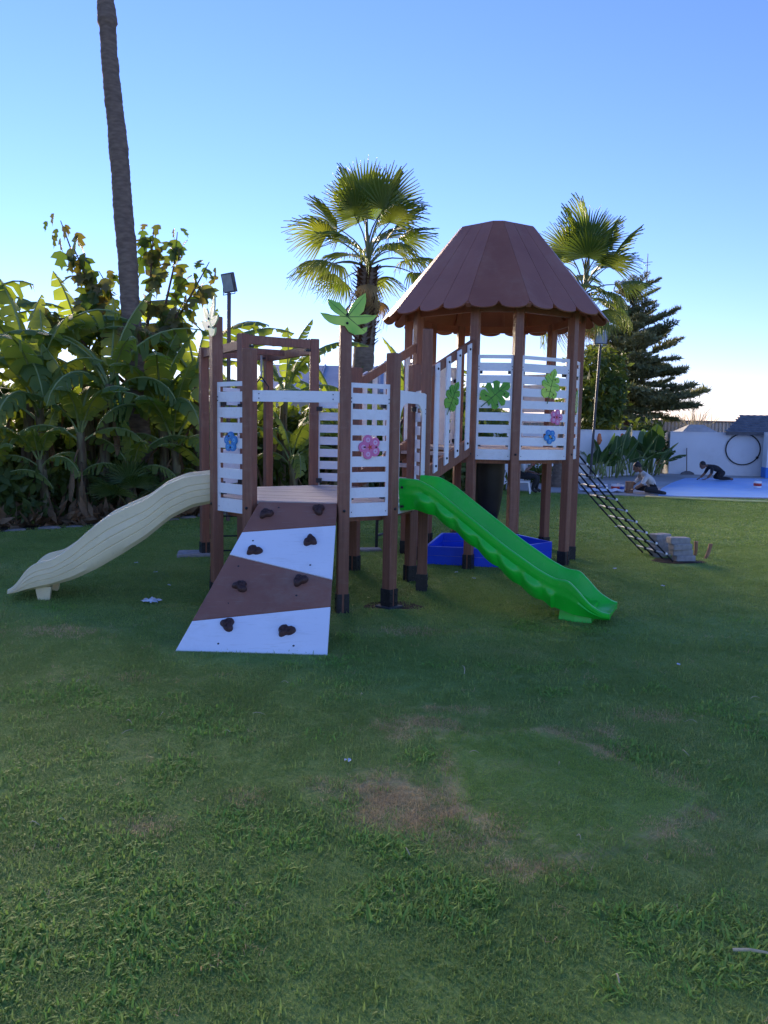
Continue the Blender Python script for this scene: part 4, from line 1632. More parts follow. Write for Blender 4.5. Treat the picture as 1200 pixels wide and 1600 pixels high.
mb.box((-2.2, 24.39, 1.4), (1.1, 0.06, 1.1))
wi = mb.obj('window', M['white'], hs)
mb = MB()
mb.box((-2.2, 24.355, 1.4), (0.95, 0.02, 0.95))
mb.obj('pane', M['glass'], wi)


# floodlights on poles
def floodlight(base, zt, size, yaw, tilt, label, polemat, r_, knee=0.0):
    e = empty('floodlight', (base[0], base[1], 0), label, 'lamp post', 'floodlights on poles')
    mb = MB()
    mb.tube([(base[0], base[1], -0.1), (base[0] + knee * 0.5, base[1], zt * 0.5), (base[0] + knee, base[1], zt - size * 0.55)], r_, 10)
    po = mb.obj('pole', polemat, e, smooth=True, auto=50)
    hm = Matrix.Translation((base[0] + knee, base[1], zt)) @ Matrix.Rotation(yaw, 4, 'Z') @ Matrix.Rotation(tilt, 4, 'X')
    mb = MB()
    mb.bevbox((0, 0, 0), (size, size * 0.22, size * 1.05), size * 0.03)
    for k in range(6):
        mb.box((-size * 0.35 + k * size * 0.14, size * 0.14, 0), (size * 0.02, size * 0.1, size * 0.8))
    hd = mb.obj('lamp_head', M['lampgrey'], e, hm)
    mb = MB()
    mb.box((0, -size * 0.115, 0), (size * 0.86, size * 0.012, size * 0.9))
    mb.obj('glass', M['glass'], hd, hm)
    mb = MB()
    hw = size * 0.53
    p = [hm @ Vector((-hw, 0, 0)), hm @ Vector((-hw, 0, 0)) + Vector((0, 0, -size * 0.62)), hm @ Vector((hw, 0, 0)) + Vector((0, 0, -size * 0.62)), hm @ Vector((hw, 0, 0))]
    mb.tube(p, size * 0.03, 6)
    mb.obj('yoke', polemat, e)
    return e


floodlight((-2.42, 12.0), 3.60, 0.27, R(-42), R(14), 'floodlight on a brown pole rising from the banana plants', M['pole'], 0.03, 0.03)
floodlight((6.22, 23.6), 4.28, 0.42, R(14), R(8), 'floodlight on a thin grey pole before the conifer', M['greypole'], 0.038, 0.12)

# ------------------------------------------------------------------ small things on the lawn
BK = MB()
BK.bevbox((0, 0, 0), (0.24, 0.13, 0.068), 0.008)
BKM = BK.mesh('concrete_block', M['block'])
blk = [((3.53, 9.06, 0.034), 0.15, 'bottom grey block of the short stack by the rope net'),
       ((3.50, 9.07, 0.103), 0.05, 'second lowest grey block of the stack by the rope net'),
       ((3.48, 9.05, 0.172), 0.2, 'third block up in the grey stack by the rope net'),
       ((3.46, 9.07, 0.241), 0.1, 'topmost grey block of the front stack by the rope net'),
       ((3.36, 9.36, 0.034), 0.5, 'bottom block of the rear stack partly behind the rope net'),
       ((3.35, 9.36, 0.103), 0.4, 'middle block of the rear stack partly behind the rope net'),
       ((3.36, 9.37, 0.172), 0.55, 'upper block of the rear stack partly behind the rope net'),
       ((3.35, 9.36, 0.241), 0.45, 'tilted top block of the rear stack behind the rope net')]
for p, a, lb in blk:
    o = inst('concrete_block', BKM, None, Matrix.Translation(p) @ Matrix.Rotation(a, 4, 'Z'))
    tag(o, lb, 'block', 'grey concrete blocks stacked by the rope net')
mb = MB()
pts = []
for k in range(24):
    a = 2 * math.pi * k / 24
    r_ = 0.24 * (1 + 0.35 * mnoise.noise(Vector((math.cos(a) * 1.2, math.sin(a) * 1.2, 9.0))))
    pts.append((3.42 + r_ * math.cos(a) * 1.3, 9.0 + r_ * math.sin(a) * 0.8, 0.004))
mb.add(pts, [tuple(range(24))])
tag(mb.obj('soil_patch', M['soil'], None), kind='structure')


def stake(p0, p1, label):
    mb = MB()
    mb.tube([p0, Vector(p0).lerp(Vector(p1), 0.5) + Vector((0.008, 0, 0)), p1], [0.018, 0.022, 0.024], 7)
    mb.tube([Vector(p1), Vector(p1) + Vector((0.0, 0.0, 0.012))], [0.027, 0.022], 7)
    tag(mb.obj('wooden_stake', M['wood'], None, smooth=True, auto=50), label, 'stake')


stake((3.82, 9.46, -0.04), (3.83, 9.46, 0.165), 'short upright wooden stake in the lawn beyond the blocks')
stake((3.85, 9.24, -0.04), (3.93, 9.27, 0.165), 'short leaning wooden stake in the lawn right of the upright one')

mb = MB()
nb = 14
vs_, fs_ = [], []
for i in range(nb):
    for j in range(nb):
        x, y = (i / (nb - 1) - 0.5), (j / (nb - 1) - 0.5)
        r_ = math.hypot(x, y)
        z = 0.045 * max(0, 1 - (r_ / 0.55) ** 2) * (0.55 + 0.9 * mnoise.noise(Vector((x * 6, y * 6, 3)))) + 0.012
        vs_.append((-1.93 + x * 0.19 * (1 + 0.3 * mnoise.noise(Vector((y * 5, 0, 0)))), 6.38 + y * 0.15, max(0.006, z)))
for i in range(nb - 1):
    for j in range(nb - 1):
        x, y = ((i + .5) / (nb - 1) - 0.5), ((j + .5) / (nb - 1) - 0.5)
        if math.hypot(x, y) < 0.42 + 0.12 * mnoise.noise(Vector((x * 9, y * 9, 0))):
            fs_.append((i * nb + j, (i + 1) * nb + j, (i + 1) * nb + j + 1, i * nb + j + 1))
mb.add(vs_, fs_)
tag(mb.obj('plastic_bag', M['bag'], None, smooth=True), 'crumpled white plastic bag lying on the lawn beside the ramp', 'bag')

# paint cans by the seated painter, bucket on the far paving


def can(p, r_, h, mat, label, handle=True):
    e = empty('paint_can', (p[0], p[1], 0.02), label, 'paint can', 'paint cans on the pool paving')
    mb = MB()
    n_ = 16
    rings = []
    for z, k in ((0, 1), (0.02, 1.02), (h * 0.3, 1.0), (h, 1.05), (h, 0.96), (h * 0.82, 0.94)):
        rings.append([Vector((p[0] + r_ * k * math.cos(2 * math.pi * q / n_), p[1] + r_ * k * math.sin(2 * math.pi * q / n_), 0.03 + z)) for q in range(n_)])
    mb.loft(rings)
    mb.obj('body', M['white'], e, smooth=True, auto=40)
    mb = MB()
    rings = []
    for z, k in ((h * 0.25, 1.015), (h * 0.26, 1.035), (h * 0.7, 1.05), (h * 0.71, 1.03)):
        rings.append([Vector((p[0] + r_ * k * math.cos(2 * math.pi * q / n_), p[1] + r_ * k * math.sin(2 * math.pi * q / n_), 0.03 + z)) for q in range(n_)])
    mb.loft(rings, cap=False)
    mb.obj('paper_band', mat, e, smooth=True)
    mb = MB()
    mb.tube([(p[0] + r_ * 1.05 * math.cos(R(a)), p[1], 0.03 + h * 0.9 + r_ * 0.8 * math.sin(R(a))) for a in range(0, 181, 20)], 0.006, 5)
    mb.obj('wire_handle', M['steel'], e)


can((5.45, 19.35), 0.09, 0.15, M['canblue'], 'small white paint can with blue band left of the seated painter')
can((5.68, 19.15), 0.10, 0.17, M['canred'], 'white paint can with red band nearest the seated painter')
can((5.30, 19.65), 0.10, 0.14, M['canred'], 'white paint can with red band farthest from the seated painter')
can((5.87, 19.35), 0.085, 0.15, M['canblue'], 'white paint can with blue band just behind the red one')
can((10.25, 21.4), 0.10, 0.17, M['canred'], 'lone white paint bucket on the blue paving at the right edge')
mb = MB()
mb.tube([(5.9, 18.75, 0.022), (5.9, 18.75, 0.28)], [0.09, 0.10], 12)
mb.tube([(5.9, 18.75, 0.28), (5.9, 18.75, 0.30)], [0.105, 0.10], 12)
tag(mb.obj('brown_jug', M['wood'], None, smooth=True, auto=40), 'brown round tub on the paving beside the seated painter', 'tub')
mb = MB()
vs_, fs_ = [], []
for i in range(16):
    for j in range(8):
        x, y = i / 15, j / 7
        vs_.append((4.85 + x * 0.95 - y * 0.1, 18.75 + y * 0.45, 0.035 + 0.11 * max(0, mnoise.noise(Vector((x * 4, y * 3, 1))) + 0.25)))
for i in range(15):
    for j in range(7):
        fs_.append((i * 8 + j, (i + 1) * 8 + j, (i + 1) * 8 + j + 1, i * 8 + j + 1))
mb.add(vs_, fs_)
tag(mb.obj('dust_sheet', M['bag'], None, smooth=True), 'crumpled pale dust sheet on the paving at the lawn edge', 'cloth')

# ------------------------------------------------------------------ plants
M['banana'] = leaf_mat('banana_leaf', (0.105, 0.170, 0.050), (0.21, 0.270, 0.075), scale=1.3, trans=0.45, rough=0.48, spec=0.22, tcol=(2.3, 2.1, 0.6), per_obj=0.35)
M['midrib'] = surf('leaf_midrib', (0.26, 0.32, 0.11), (0.20, 0.26, 0.09), rough=0.5)
M['deadleaf'] = leaf_mat('dead_leaf', (0.15, 0.095, 0.05), (0.30, 0.21, 0.12), scale=3.0, trans=0.2, rough=0.9, tcol=(1.3, 1.1, 0.8), spec=0.1)
M['pstem'] = surf('banana_stem', (0.20, 0.18, 0.085), (0.10, 0.065, 0.035), scale=5, rough=0.7, bump=0.4, bscale=14, stretch=(3, 3, 0.5), lo=0.4, hi=0.6)
M['palmleaf'] = leaf_mat('fan_palm_leaf', (0.075, 0.135, 0.040), (0.15, 0.205, 0.06), scale=1.5, trans=0.35, rough=0.4, tcol=(2.4, 2.0, 0.6), per_obj=0.4)
M['palmdead'] = leaf_mat('fan_palm_dry_leaf', (0.26, 0.19, 0.09), (0.40, 0.31, 0.16), scale=3.0, trans=0.25, rough=0.8, tcol=(1.3, 1.1, 0.7), spec=0.1)
M['petiole'] = surf('palm_stalk', (0.17, 0.19, 0.07), (0.12, 0.13, 0.05), rough=0.5)
M['bark'] = surf('palm_bark', (0.24, 0.18, 0.13), (0.15, 0.11, 0.08), scale=4, rough=0.95, bump=0.6, bscale=30, coords='World', stretch=(2, 2, 6))
M['boots'] = surf('palm_leaf_bases', (0.12, 0.065, 0.04), (0.07, 0.038, 0.025), scale=9, rough=0.95, coords='World')
M['needle'] = leaf_mat('conifer_needles', (0.10, 0.125, 0.055), (0.20, 0.21, 0.085), scale=0.8, trans=0.18, rough=0.6, tcol=(1.6, 1.5, 0.7), per_obj=0.3)
M['conbark'] = surf('conifer_bark', (0.10, 0.075, 0.055), (0.07, 0.05, 0.037), rough=0.95, coords='World')
M['lobed'] = leaf_mat('lobed_leaf', (0.065, 0.115, 0.030), (0.145, 0.125, 0.045), scale=1.6, trans=0.33, rough=0.5, tcol=(1.7, 1.7, 0.6), per_obj=0.6)
M['twig'] = surf('twig_bark', (0.13, 0.09, 0.065), (0.09, 0.06, 0.045), rough=0.9)
M['shrub'] = leaf_mat('shrub_leaf', (0.045, 0.080, 0.022), (0.11, 0.155, 0.040), scale=1.1, trans=0.35, rough=0.5, tcol=(2.4, 2.1, 0.6))
M['strel'] = leaf_mat('paddle_leaf', (0.045, 0.095, 0.030), (0.09, 0.16, 0.04), scale=1.5, trans=0.3, rough=0.35, per_obj=0.4)
M['fruit'] = surf('green_bananas', (0.10, 0.20, 0.045), (0.07, 0.15, 0.03), rough=0.45)


def banana_leaf(name, L_, Wd, e0, e1, torn, seed, mats, seg=20, droop=0.35, petiole=0.16, bow=1.25, vee=0.25):
    rr = random.Random(seed)
    mb = MB()
    pts, dirs = [], []
    p = Vector((0, 0, 0))
    n = seg
    yaw = 0.0
    for i in range(n + 1):
        t = i / n
        a = e0 + (e1 - e0) * t ** bow
        d = Vector((math.cos(a) * math.cos(yaw), math.cos(a) * math.sin(yaw), math.sin(a)))
        pts.append(p.copy())
        dirs.append(d)
        p = p + d * (L_ / n)
        yaw += rr.uniform(-0.02, 0.02)
    wprof = lambda t: 0.0 if t < petiole else Wd / 2 * max(0.02, math.sin(math.pi * min(1, (t - petiole) / (1 - petiole)) ** 0.75)) ** 0.55
    for sgn in (-1, 1):
        i = 0
        gap_d = 0.0
        while i < n:
            t0 = i / n
            if t0 < petiole:
                i += 1
                continue
            step = 1 if not torn else rr.choice((1, 1, 2, 2, 3))
            j = min(n, i + step)
            if torn > 0.5 and rr.random() < 0.06 * torn:
                i = j
                continue
            dr_ = rr.uniform(0.0, 1.0) * torn
            tw = rr.uniform(-0.25, 0.25) * torn
            rows = []
            for k in range(i, j + 1):
                t = k / n
                d = dirs[min(k, n)]
                side_ = Vector((-d.y, d.x, 0))
                if side_.length < 1e-4:
                    side_ = Vector((0, 1, 0))
                side_ = side_.normalized() * sgn
                upv = side_.cross(d) * sgn
                w_ = wprof(t)
                if w_ == 0.0:
                    w_ = 0.01
                sh = 0.0
                if torn and step > 0:
                    c_ = (i + j) / 2
                    sh = (c_ - k) * (L_ / n) * min(0.55, 0.16 + 0.22 * torn)
                m1 = pts[k] + (side_ * 0.5 + upv * vee * 0.5) * w_ + d * sh * 0.4
                fall = droop + dr_
                m2 = pts[k] + side_ * w_ * (1.0 - 0.35 * min(1, fall)) + upv * vee * w_ * 0.5 - Vector((0, 0, 1)) * w_ * fall * 0.75 + d * (sh + w_ * (0.18 + tw))
                rows.append((pts[k] + upv * 0.004, m1, m2))
            b = mb.add([q for r_ in rows for q in r_], [])
            for k in range(len(rows) - 1):
                for c_ in range(2):
                    f = (b + k * 3 + c_, b + (k + 1) * 3 + c_, b + (k + 1) * 3 + c_ + 1, b + k * 3 + c_ + 1)
                    mb.f.append(f)
                    mb.mi.append(0)
            i = j
    mb.cur = 1
    mb.tube([q for q in pts[::2]], [0.022 * (1 - 0.8 * (2 * k / n)) + 0.003 for k in range(len(pts[::2]))], 5)
    me = mb.mesh(name, mats, smooth=True, fix=False)
    return me


BLm = [M['banana'], M['midrib']]
BL_UP = [banana_leaf('leaf', 1.75, 0.46, R(84), R(42), t_, s_, BLm, droop=0.05, vee=0.55) for t_, s_ in ((0.25, 1), (0.6, 2))]
BL_MID = [banana_leaf('leaf', 2.0, 0.52, R(70), R(-25), t_, s_, BLm, droop=0.2) for t_, s_ in ((0.35, 3), (0.9, 4), (1.2, 5))]
BL_LOW = [banana_leaf('leaf', 1.8, 0.50, R(45), R(-75), t_, s_, BLm, droop=0.35) for t_, s_ in ((0.3, 6), (0.9, 7), (1.3, 8))]
BL_DEAD = [banana_leaf('dead_leaf', 1.3, 0.22, R(-40), R(-88), 1.0, s_, [M['deadleaf'], M['deadleaf']], droop=0.9, petiole=0.3, bow=0.5) for s_ in (9, 10)]


def stem_mesh(h, r0, r1, seed):
    rr = random.Random(seed)
    mb = MB()
    path = []
    rads = []
    for k in range(9):
        t = k / 8
        path.append((0.10 * math.sin(t * 2 + seed) * t * 0.6, 0.08 * math.cos(t * 1.7 + seed) * t * 0.5, h * t))
        rads.append((r0 + (r1 - r0) * t) * (1 + 0.06 * math.sin(k * 2.1 + seed)))
    mb.tube(path, rads, 12)
    # loose sheath flaps
    for k in range(7):
        a = rr.uniform(0, 6.28)
        z = h * rr.uniform(0.15, 0.85)
        r_ = r0 + (r1 - r0) * z / h + 0.006
        w_ = rr.uniform(0.25, 0.5)
        l_ = rr.uniform(0.25, 0.55)
        vs_ = []
        for q in range(4):
            zz = z - l_ * q / 3
            rad = r_ + 0.05 * (q / 3) ** 2 + 0.01
            for s_ in (-1, 0, 1):
                aa = a + s_ * w_ * (1 - 0.6 * q / 3)
                vs_.append((path[4][0] * z / h + rad * math.cos(aa), path[4][1] * z / h + rad * math.sin(aa), max(0.02, zz)))
        fs_ = [(q * 3 + s_, q * 3 + s_ + 1, q * 3 + 4 + s_, q * 3 + 3 + s_) for q in range(3) for s_ in range(2)]
        mb.add(vs_, fs_)
    return mb.mesh('pseudostem', M['pstem'], smooth=True, fix=False), Vector(path[-1])


STEMS = {}


def banana(x, y, h, scale, n, seed, label, lean=0.0, up=2, dead=3, azs=None):
    rr = random.Random(seed)
    e = empty('banana_plant', (x, y, 0), label, 'banana plant', 'banana plants in the bed')
    me, top = stem_mesh(h, 0.10 * scale ** 0.5, 0.065 * scale ** 0.5, seed)
    base = Matrix.Translation((x, y, -0.02)) @ Matrix.Rotation(lean, 4, 'Y')
    inst('pseudostem', me, e, base)
    tip = base @ top
    a = rr.uniform(0, 6.28)
    n = int(n * 1.35)
    dead = dead + 3
    for k in range(n):
        a += 2.399 + rr.uniform(-0.3, 0.3)
        az = a if azs is None or k >= len(azs) else azs[k]
        if k < up:
            mesh = rr.choice(BL_UP)
        elif k < up + (n - up) * 0.55:
            mesh = rr.choice(BL_MID)
        else:
            mesh = rr.choice(BL_LOW)
        s = scale * rr.uniform(0.8, 1.12)
        drop = 0.05 * max(0, k - up) * scale * 0.5
        inst('leaf', mesh, e, Matrix.Translation(tip - Vector((0, 0, drop + 0.05))) @ Matrix.Rotation(az, 4, 'Z') @ Matrix.Rotation(rr.uniform(-0.15, 0.15), 4, 'X') @ Matrix.Scale(s, 4))
    for k in range(dead):
        az = rr.uniform(0, 6.28)
        inst('dead_leaf', rr.choice(BL_DEAD), e, Matrix.Translation(tip - Vector((0, 0, 0.25 + 0.2 * k))) @ Matrix.Rotation(az, 4, 'Z') @ Matrix.Translation((0.06, 0, 0)) @ Matrix.Scale(scale * rr.uniform(0.7, 1.0), 4))
    return e, tip


b1, tip1 = banana(-4.42, 12.25, 2.10, 1.0, 9, 11, 'banana plant with hanging green fruit bunch before the tall palm trunk', lean=0.04, azs=[2.0, 0.6, 3.05, 3.5, 0.2, 5.2, 2.4])
mb = MB()
bx = tip1 + Vector((0.22, -0.16, -0.30))
mb.tube([tip1, tip1 + Vector((0.16, -0.12, 0.12)), bx, bx - Vector((0, 0, 0.65))], [0.03, 0.028, 0.025, 0.015], 6)
for lv in range(6):
    for k in range(9):
        a = 2 * math.pi * k / 9 + lv * 0.4
        c = bx - Vector((0, 0, 0.05 + lv * 0.085))
        d = Vector((math.cos(a), math.sin(a), 0))
        mb.tube([c + d * 0.02, c + d * 0.08 + Vector((0, 0, 0.015)), c + d * 0.105 + Vector((0, 0, 0.075)), c + d * 0.10 + Vector((0, 0, 0.115))], [0.010, 0.018, 0.017, 0.006], 5)
mb.obj('fruit_bunch', M['fruit'], b1, smooth=True)
banana(-5.75, 12.55, 2.2, 1.1, 9, 12, 'big banana plant at the left picture edge with torn arching leaves', azs=[1.3, 2.6, 0.15, 3.3, -0.5, 4.6])
banana(-6.55, 11.7, 1.7, 1.0, 8, 13, 'banana plant at the far left edge nearest the stone edging')
banana(-3.62, 12.75, 1.75, 0.95, 9, 14, 'banana plant with upright sunlit leaves just right of the tall palm', azs=[1.2, 0.3, 2.9, -0.3, 5.0])
banana(-4.95, 11.35, 0.95, 0.62, 6, 15, 'young banana plant with broad drooping leaves beside the stone edging', azs=[1.6, 4.9, 5.6, 4.3, 3.7], up=1, dead=4)
banana(-3.15, 13.3, 2.15, 1.05, 9, 16, 'banana plant with long leaf arching over the pale leaf topper', azs=[0.9, 2.2, 0.1, 3.4, -0.6])
banana(-2.55, 13.9, 1.3, 0.9, 8, 17, 'banana plant seen through the overhead frame with the rings')
banana(-1.95, 14.7, 2.15, 0.95, 8, 18, 'banana plant with two upright feathery leaves above the overhead frame', azs=[1.9, 0.7, 2.6, 0.0, 3.4])
banana(-1.0, 15.6, 1.5, 0.95, 8, 19, 'banana plant behind the tall leaf-topped post')
banana(0.55, 17.0, 2.0, 0.95, 8, 20, 'banana plant with leaf arching low between palm and tower', azs=[2.6, 3.0, 0.2, 1.4])
banana(-5.25, 13.9, 2.5, 1.15, 9, 21, 'tall banana plant at the back behind the fruiting one', azs=[2.4, 0.9, 3.2, 0.1])
banana(-7.1, 13.4, 2.6, 1.15, 9, 22, 'tallest banana plant at the far left back')
banana(-3.9, 12.0, 0.8, 0.6, 6, 23, 'short banana sucker between the fan palm and the edging', up=2, dead=2)
banana(-5.6, 11.0, 0.7, 0.55, 5, 24, 'small banana sucker low at the left beside the edging', up=2, dead=2)
banana(-8.6, 12.4, 2.2, 1.1, 8, 25, 'banana plant just beyond the left picture edge')
banana(-2.9, 12.6, 0.7, 0.6, 6, 26, 'low banana sucker behind the beige slide top', up=2, dead=2)
banana(-1.6, 13.7, 0.9, 0.7, 7, 27, 'low banana plant seen below the white cross board', up=2, dead=3)
banana(-0.55, 14.6, 1.0, 0.8, 7, 28, 'banana plant behind the pink-flowered panel', up=2, dead=2)


banana(-6.1, 11.5, 1.25, 0.8, 7, 31, 'banana plant with hanging dry leaves third from the left edge', up=1, dead=5)
banana(-4.6, 11.75, 1.35, 0.85, 7, 32, 'banana plant with brown drooping leaves just left of the fruiting one', up=1, dead=6)
banana(-5.3, 12.1, 1.7, 0.95, 8, 33, 'mid-height banana plant between the big left one and the fruiting one', up=2, dead=5)
banana(-3.3, 12.45, 1.2, 0.8, 7, 34, 'banana plant directly behind the top of the beige slide', up=2, dead=4)


# fan palms
def fan_leaf(name, Rr, stalk, spread, split, droop, seed, mats, nseg=38):
    rr = random.Random(seed)
    mb = MB()
    mb.cur = 1
    path = [(stalk * t, 0, stalk * 0.10 * math.sin(math.pi * t)) for t in np.linspace(0, 1, 6)]
    mb.tube(path, [0.028, 0.022, 0.018, 0.015, 0.012, 0.010], 5)
    mb.cur = 0
    c = Vector((stalk, 0, 0))
    for k in range(nseg):
        f = (k + 0.5) / nseg * 2 - 1
        a = f * spread
        da = spread / nseg
        Lk = Rr * (0.72 + 0.28 * math.cos(f * 1.4)) * rr.uniform(0.92, 1.06)
        fold = 0.05 * (1 if k % 2 else -1)
        cup = 0.22 * (1 - math.cos(f * 1.6))
        prev = None
        N_ = 6
        rows = []
        for i in range(N_ + 1):
            t = i / N_
            if t <= split:
                wdt = math.tan(da) * Lk * max(0.03, t) * 1.03
            else:
                u = (t - split) / (1 - split)
                wdt = math.tan(da) * Lk * split * (1 - u) ** 0.8 * 0.9 + 0.001
            dv = Vector((math.cos(a), math.sin(a), 0))
            nv = Vector((-math.sin(a), math.cos(a), 0))
            sag = -droop * max(0, t - 0.35) ** 2 * Lk * rr.uniform(0.7, 1.3) - cup * t * Lk * 0.5
            p = c + dv * Lk * t * (1 - 0.1 * droop * t) + Vector((0, 0, sag))
            rows.append((p - nv * wdt, p + Vector((0, 0, fold * min(t, split) * 0.6)), p + nv * wdt))
        b = mb.add([q for r_ in rows for q in r_], [])
        for i in range(N_):
            for s_ in range(2):
                mb.f.append((b + i * 3 + s_, b + (i + 1) * 3 + s_, b + (i + 1) * 3 + s_ + 1, b + i * 3 + s_ + 1))
                mb.mi.append(0)
    return mb.mesh(name, mats, smooth=False, fix=False)


PLm = [M['palmleaf'], M['petiole']]
PDm = [M['palmdead'], M['palmdead']]
FAN = [fan_leaf('frond', 0.85, 0.95, 1.75, 0.62, d_, s_, PLm) for d_, s_ in ((0.35, 1), (0.8, 2), (1.3, 3))]
FAND = [fan_leaf('dry_frond', 0.7, 0.6, 1.3, 0.45, d_, s_, PDm, nseg=26) for d_, s_ in ((1.6, 4), (2.2, 5))]


def trunk(name, pts, rads, mat, rings=0.0, sp=0.06, n=14, seed=0):
    """ringed trunk through the points"""
    mb = MB()
    P_ = [Vector(p) for p in pts]
    cum = [0]
    for a, b in zip(P_, P_[1:]):
        cum.append(cum[-1] + (b - a).length)
    tot = cum[-1]
    path, rr_ = [], []
    s = 0.0
    steps = int(tot / sp)
    for k in range(steps + 1):
        s = tot * k / steps
        x = [float(np.interp(s, cum, [p[i] for p in P_])) for i in range(3)]
        r_ = float(np.interp(s, cum, rads))
        w_ = rings * (1 if k % 2 else -0.3) * (0.6 + 0.8 * abs(mnoise.noise(Vector((s * 7, seed, 0)))))
        x[0] += 0.02 * mnoise.noise(Vector((s * 0.9, seed, 1.0)))
        path.append(x)
        rr_.append(r_ * (1 + 0.05 * mnoise.noise(Vector((s * 2.3, seed, 5)))) + w_)
    mb.tube(path, rr_, n)
    for i in range(len(mb.v)):
        v = Vector(mb.v[i])
        dlt = 0.012 * mnoise.noise(v * 9)
        mb.v[i] = (v.x + dlt, v.y + dlt * 0.7, v.z + 0.01 * mnoise.noise(v * 6 + Vector((5, 0, 0))))
    return mb.mesh(name, mat, smooth=True, auto=60)


def palm(base, neck, r0, r1, label, n, fs, seed, boots=(0.0, 1.2), dead=6, steep=112):
    rr = random.Random(seed)
    e = empty('fan_palm', base, label, 'palm tree')
    b, k_ = Vector(base), Vector(neck)
    mid = b.lerp(k_, 0.5) + Vector((0.03, 0, 0))
    inst('trunk', trunk('trunk', [b - Vector((0, 0, 0.05)), mid, k_], [r0 * 1.15, r0 * 0.92, r1], M['bark'], rings=0.006, seed=seed), e)
    ax = (k_ - b).normalized()
    mb = MB()
    z = boots[0]
    while z < boots[1]:
        for q in range(9):
            a = 2 * math.pi * q / 9 + z * 9
            c = k_ - ax * z + Vector((math.cos(a), math.sin(a), 0)) * r1 * 0.95
            d = Vector((math.cos(a), math.sin(a), 0.75 + rr.uniform(-.3, .3))).normalized()
            s_ = Vector((-math.sin(a), math.cos(a), 0))
            l_ = 0.16 * rr.uniform(0.7, 1.3)
            w_ = 0.05
            mb.add([c - s_ * w_, c + s_ * w_, c + d * l_ + s_ * 0.018, c + d * l_ - s_ * 0.018, c - Vector((0, 0, 0.08))], [(0, 1, 2, 3), (0, 4, 1)])
        z += 0.075
    tag(mb.obj('leaf_bases', M['boots'], e, fix=False), kind='stuff')
    a = rr.uniform(0, 6.28)
    for k in range(n):
        a += 2.399 + rr.uniform(-.25, .25)
        t = k / max(1, n - 1)
        el = R(84) - t * R(steep) + rr.uniform(-.12, .12)
        me = FAN[0] if t < 0.4 else (FAN[1] if t < 0.75 else FAN[2])
        s = fs * rr.uniform(0.88, 1.1) * (1.2 - 0.32 * t)
        m_ = Matrix.Translation(k_ + ax * (0.22 * (1 - t))) @ Matrix.Rotation(a, 4, 'Z') @ Matrix.Rotation(-el, 4, 'Y') @ Matrix.Rotation(rr.uniform(-.5, .5), 4, 'X') @ Matrix.Scale(s, 4)
        inst('frond', me, e, m_)
    for k in range(dead):
        a += 2.399
        m_ = Matrix.Translation(k_ - ax * rr.uniform(0.0, 0.3)) @ Matrix.Rotation(a, 4, 'Z') @ Matrix.Rotation(R(48) + rr.uniform(-.1, .35), 4, 'Y') @ Matrix.Scale(fs * rr.uniform(0.7, 0.95), 4)
        inst('dry_frond', rr.choice(FAND), e, m_)
    return e


palm((-0.60, 16.0, 0), (-0.42, 16.0, 4.6), 0.23, 0.20, 'fan palm with shaggy trunk top behind the green leaf-topped post', 22, 0.98, 41, boots=(0.0, 1.5), dead=4, steep=96)
palm((4.50, 20.3, 0), (4.95, 20.3, 4.85), 0.17, 0.14, 'fan palm rising behind the right side of the tower roof', 26, 1.06, 57, boots=(0.0, 0.5), dead=7, steep=116)
tall = empty('tall_palm', (-4.05, 13.0, 0), 'very tall bare ringed palm trunk leaving the top of the picture', 'palm tree')
inst('trunk', trunk('trunk', [(-4.03, 13, -0.05), (-4.08, 13, 1.2), (-4.12, 13, 1.95), (-4.19, 13, 3.15), (-4.24, 13, 4.2), (-4.30, 13, 5.17), (-4.36, 13, 5.9), (-4.42, 13, 6.63), (-4.47, 13, 7.35), (-4.485, 13, 7.62), (-4.49, 13, 7.74), (-4.51, 13, 8.1), (-4.62, 13, 10.2), (-4.70, 13, 12.0)],
                        [0.23, 0.19, 0.17, 0.150, 0.155, 0.150, 0.148, 0.135, 0.125, 0.125, 0.155, 0.118, 0.115, 0.11], M['bark'], rings=0.005, sp=0.045, seed=3), tall)
rr = random.Random(5)
a = 0.0
for k in range(18):
    a += 2.399
    t = k / 17
    inst('frond', FAN[0 if t < 0.5 else 1], tall, Matrix.Translation((-4.70, 13, 12.05)) @ Matrix.Rotation(a, 4, 'Z') @ Matrix.Rotation(-(R(80) - t * R(75)), 4, 'Y') @ Matrix.Scale(0.95, 4))
# old frayed leaf collar low on the tall trunk
for k in range(7):
    a = k * 0.9
    inst('dry_frond', FAND[k % 2], tall, Matrix.Translation((-4.16, 13, 2.75 + 0.05 * k)) @ Matrix.Rotation(a, 4, 'Z') @ Matrix.Rotation(-R(35) + 0.12 * k, 4, 'Y') @ Matrix.Scale(0.42, 4))

sp_ = empty('small_fan_palm', (-4.02, 12.1, 0), 'small blue-green fan palm low beside the beige slide', 'palm')
for k, (a, el, s) in enumerate(((4.6, 35, 0.55), (5.3, 50, 0.55), (0.2, 42, 0.55), (3.9, 50, 0.5), (1.6, 60, 0.5), (2.7, 45, 0.5), (5.0, 68, 0.55), (5.9, 22, 0.5))):
    inst('frond', FAN[k % 2], sp_, Matrix.Translation((-3.95, 12.0, 0.12)) @ Matrix.Rotation(a, 4, 'Z') @ Matrix.Rotation(-R(el), 4, 'Y') @ Matrix.Scale(s, 4))
mb = MB()
mb.tube([(-3.95, 12.0, -0.05), (-3.95, 12.0, 0.2)], [0.09, 0.06], 10)
mb.obj('trunk', M['bark'], sp_)


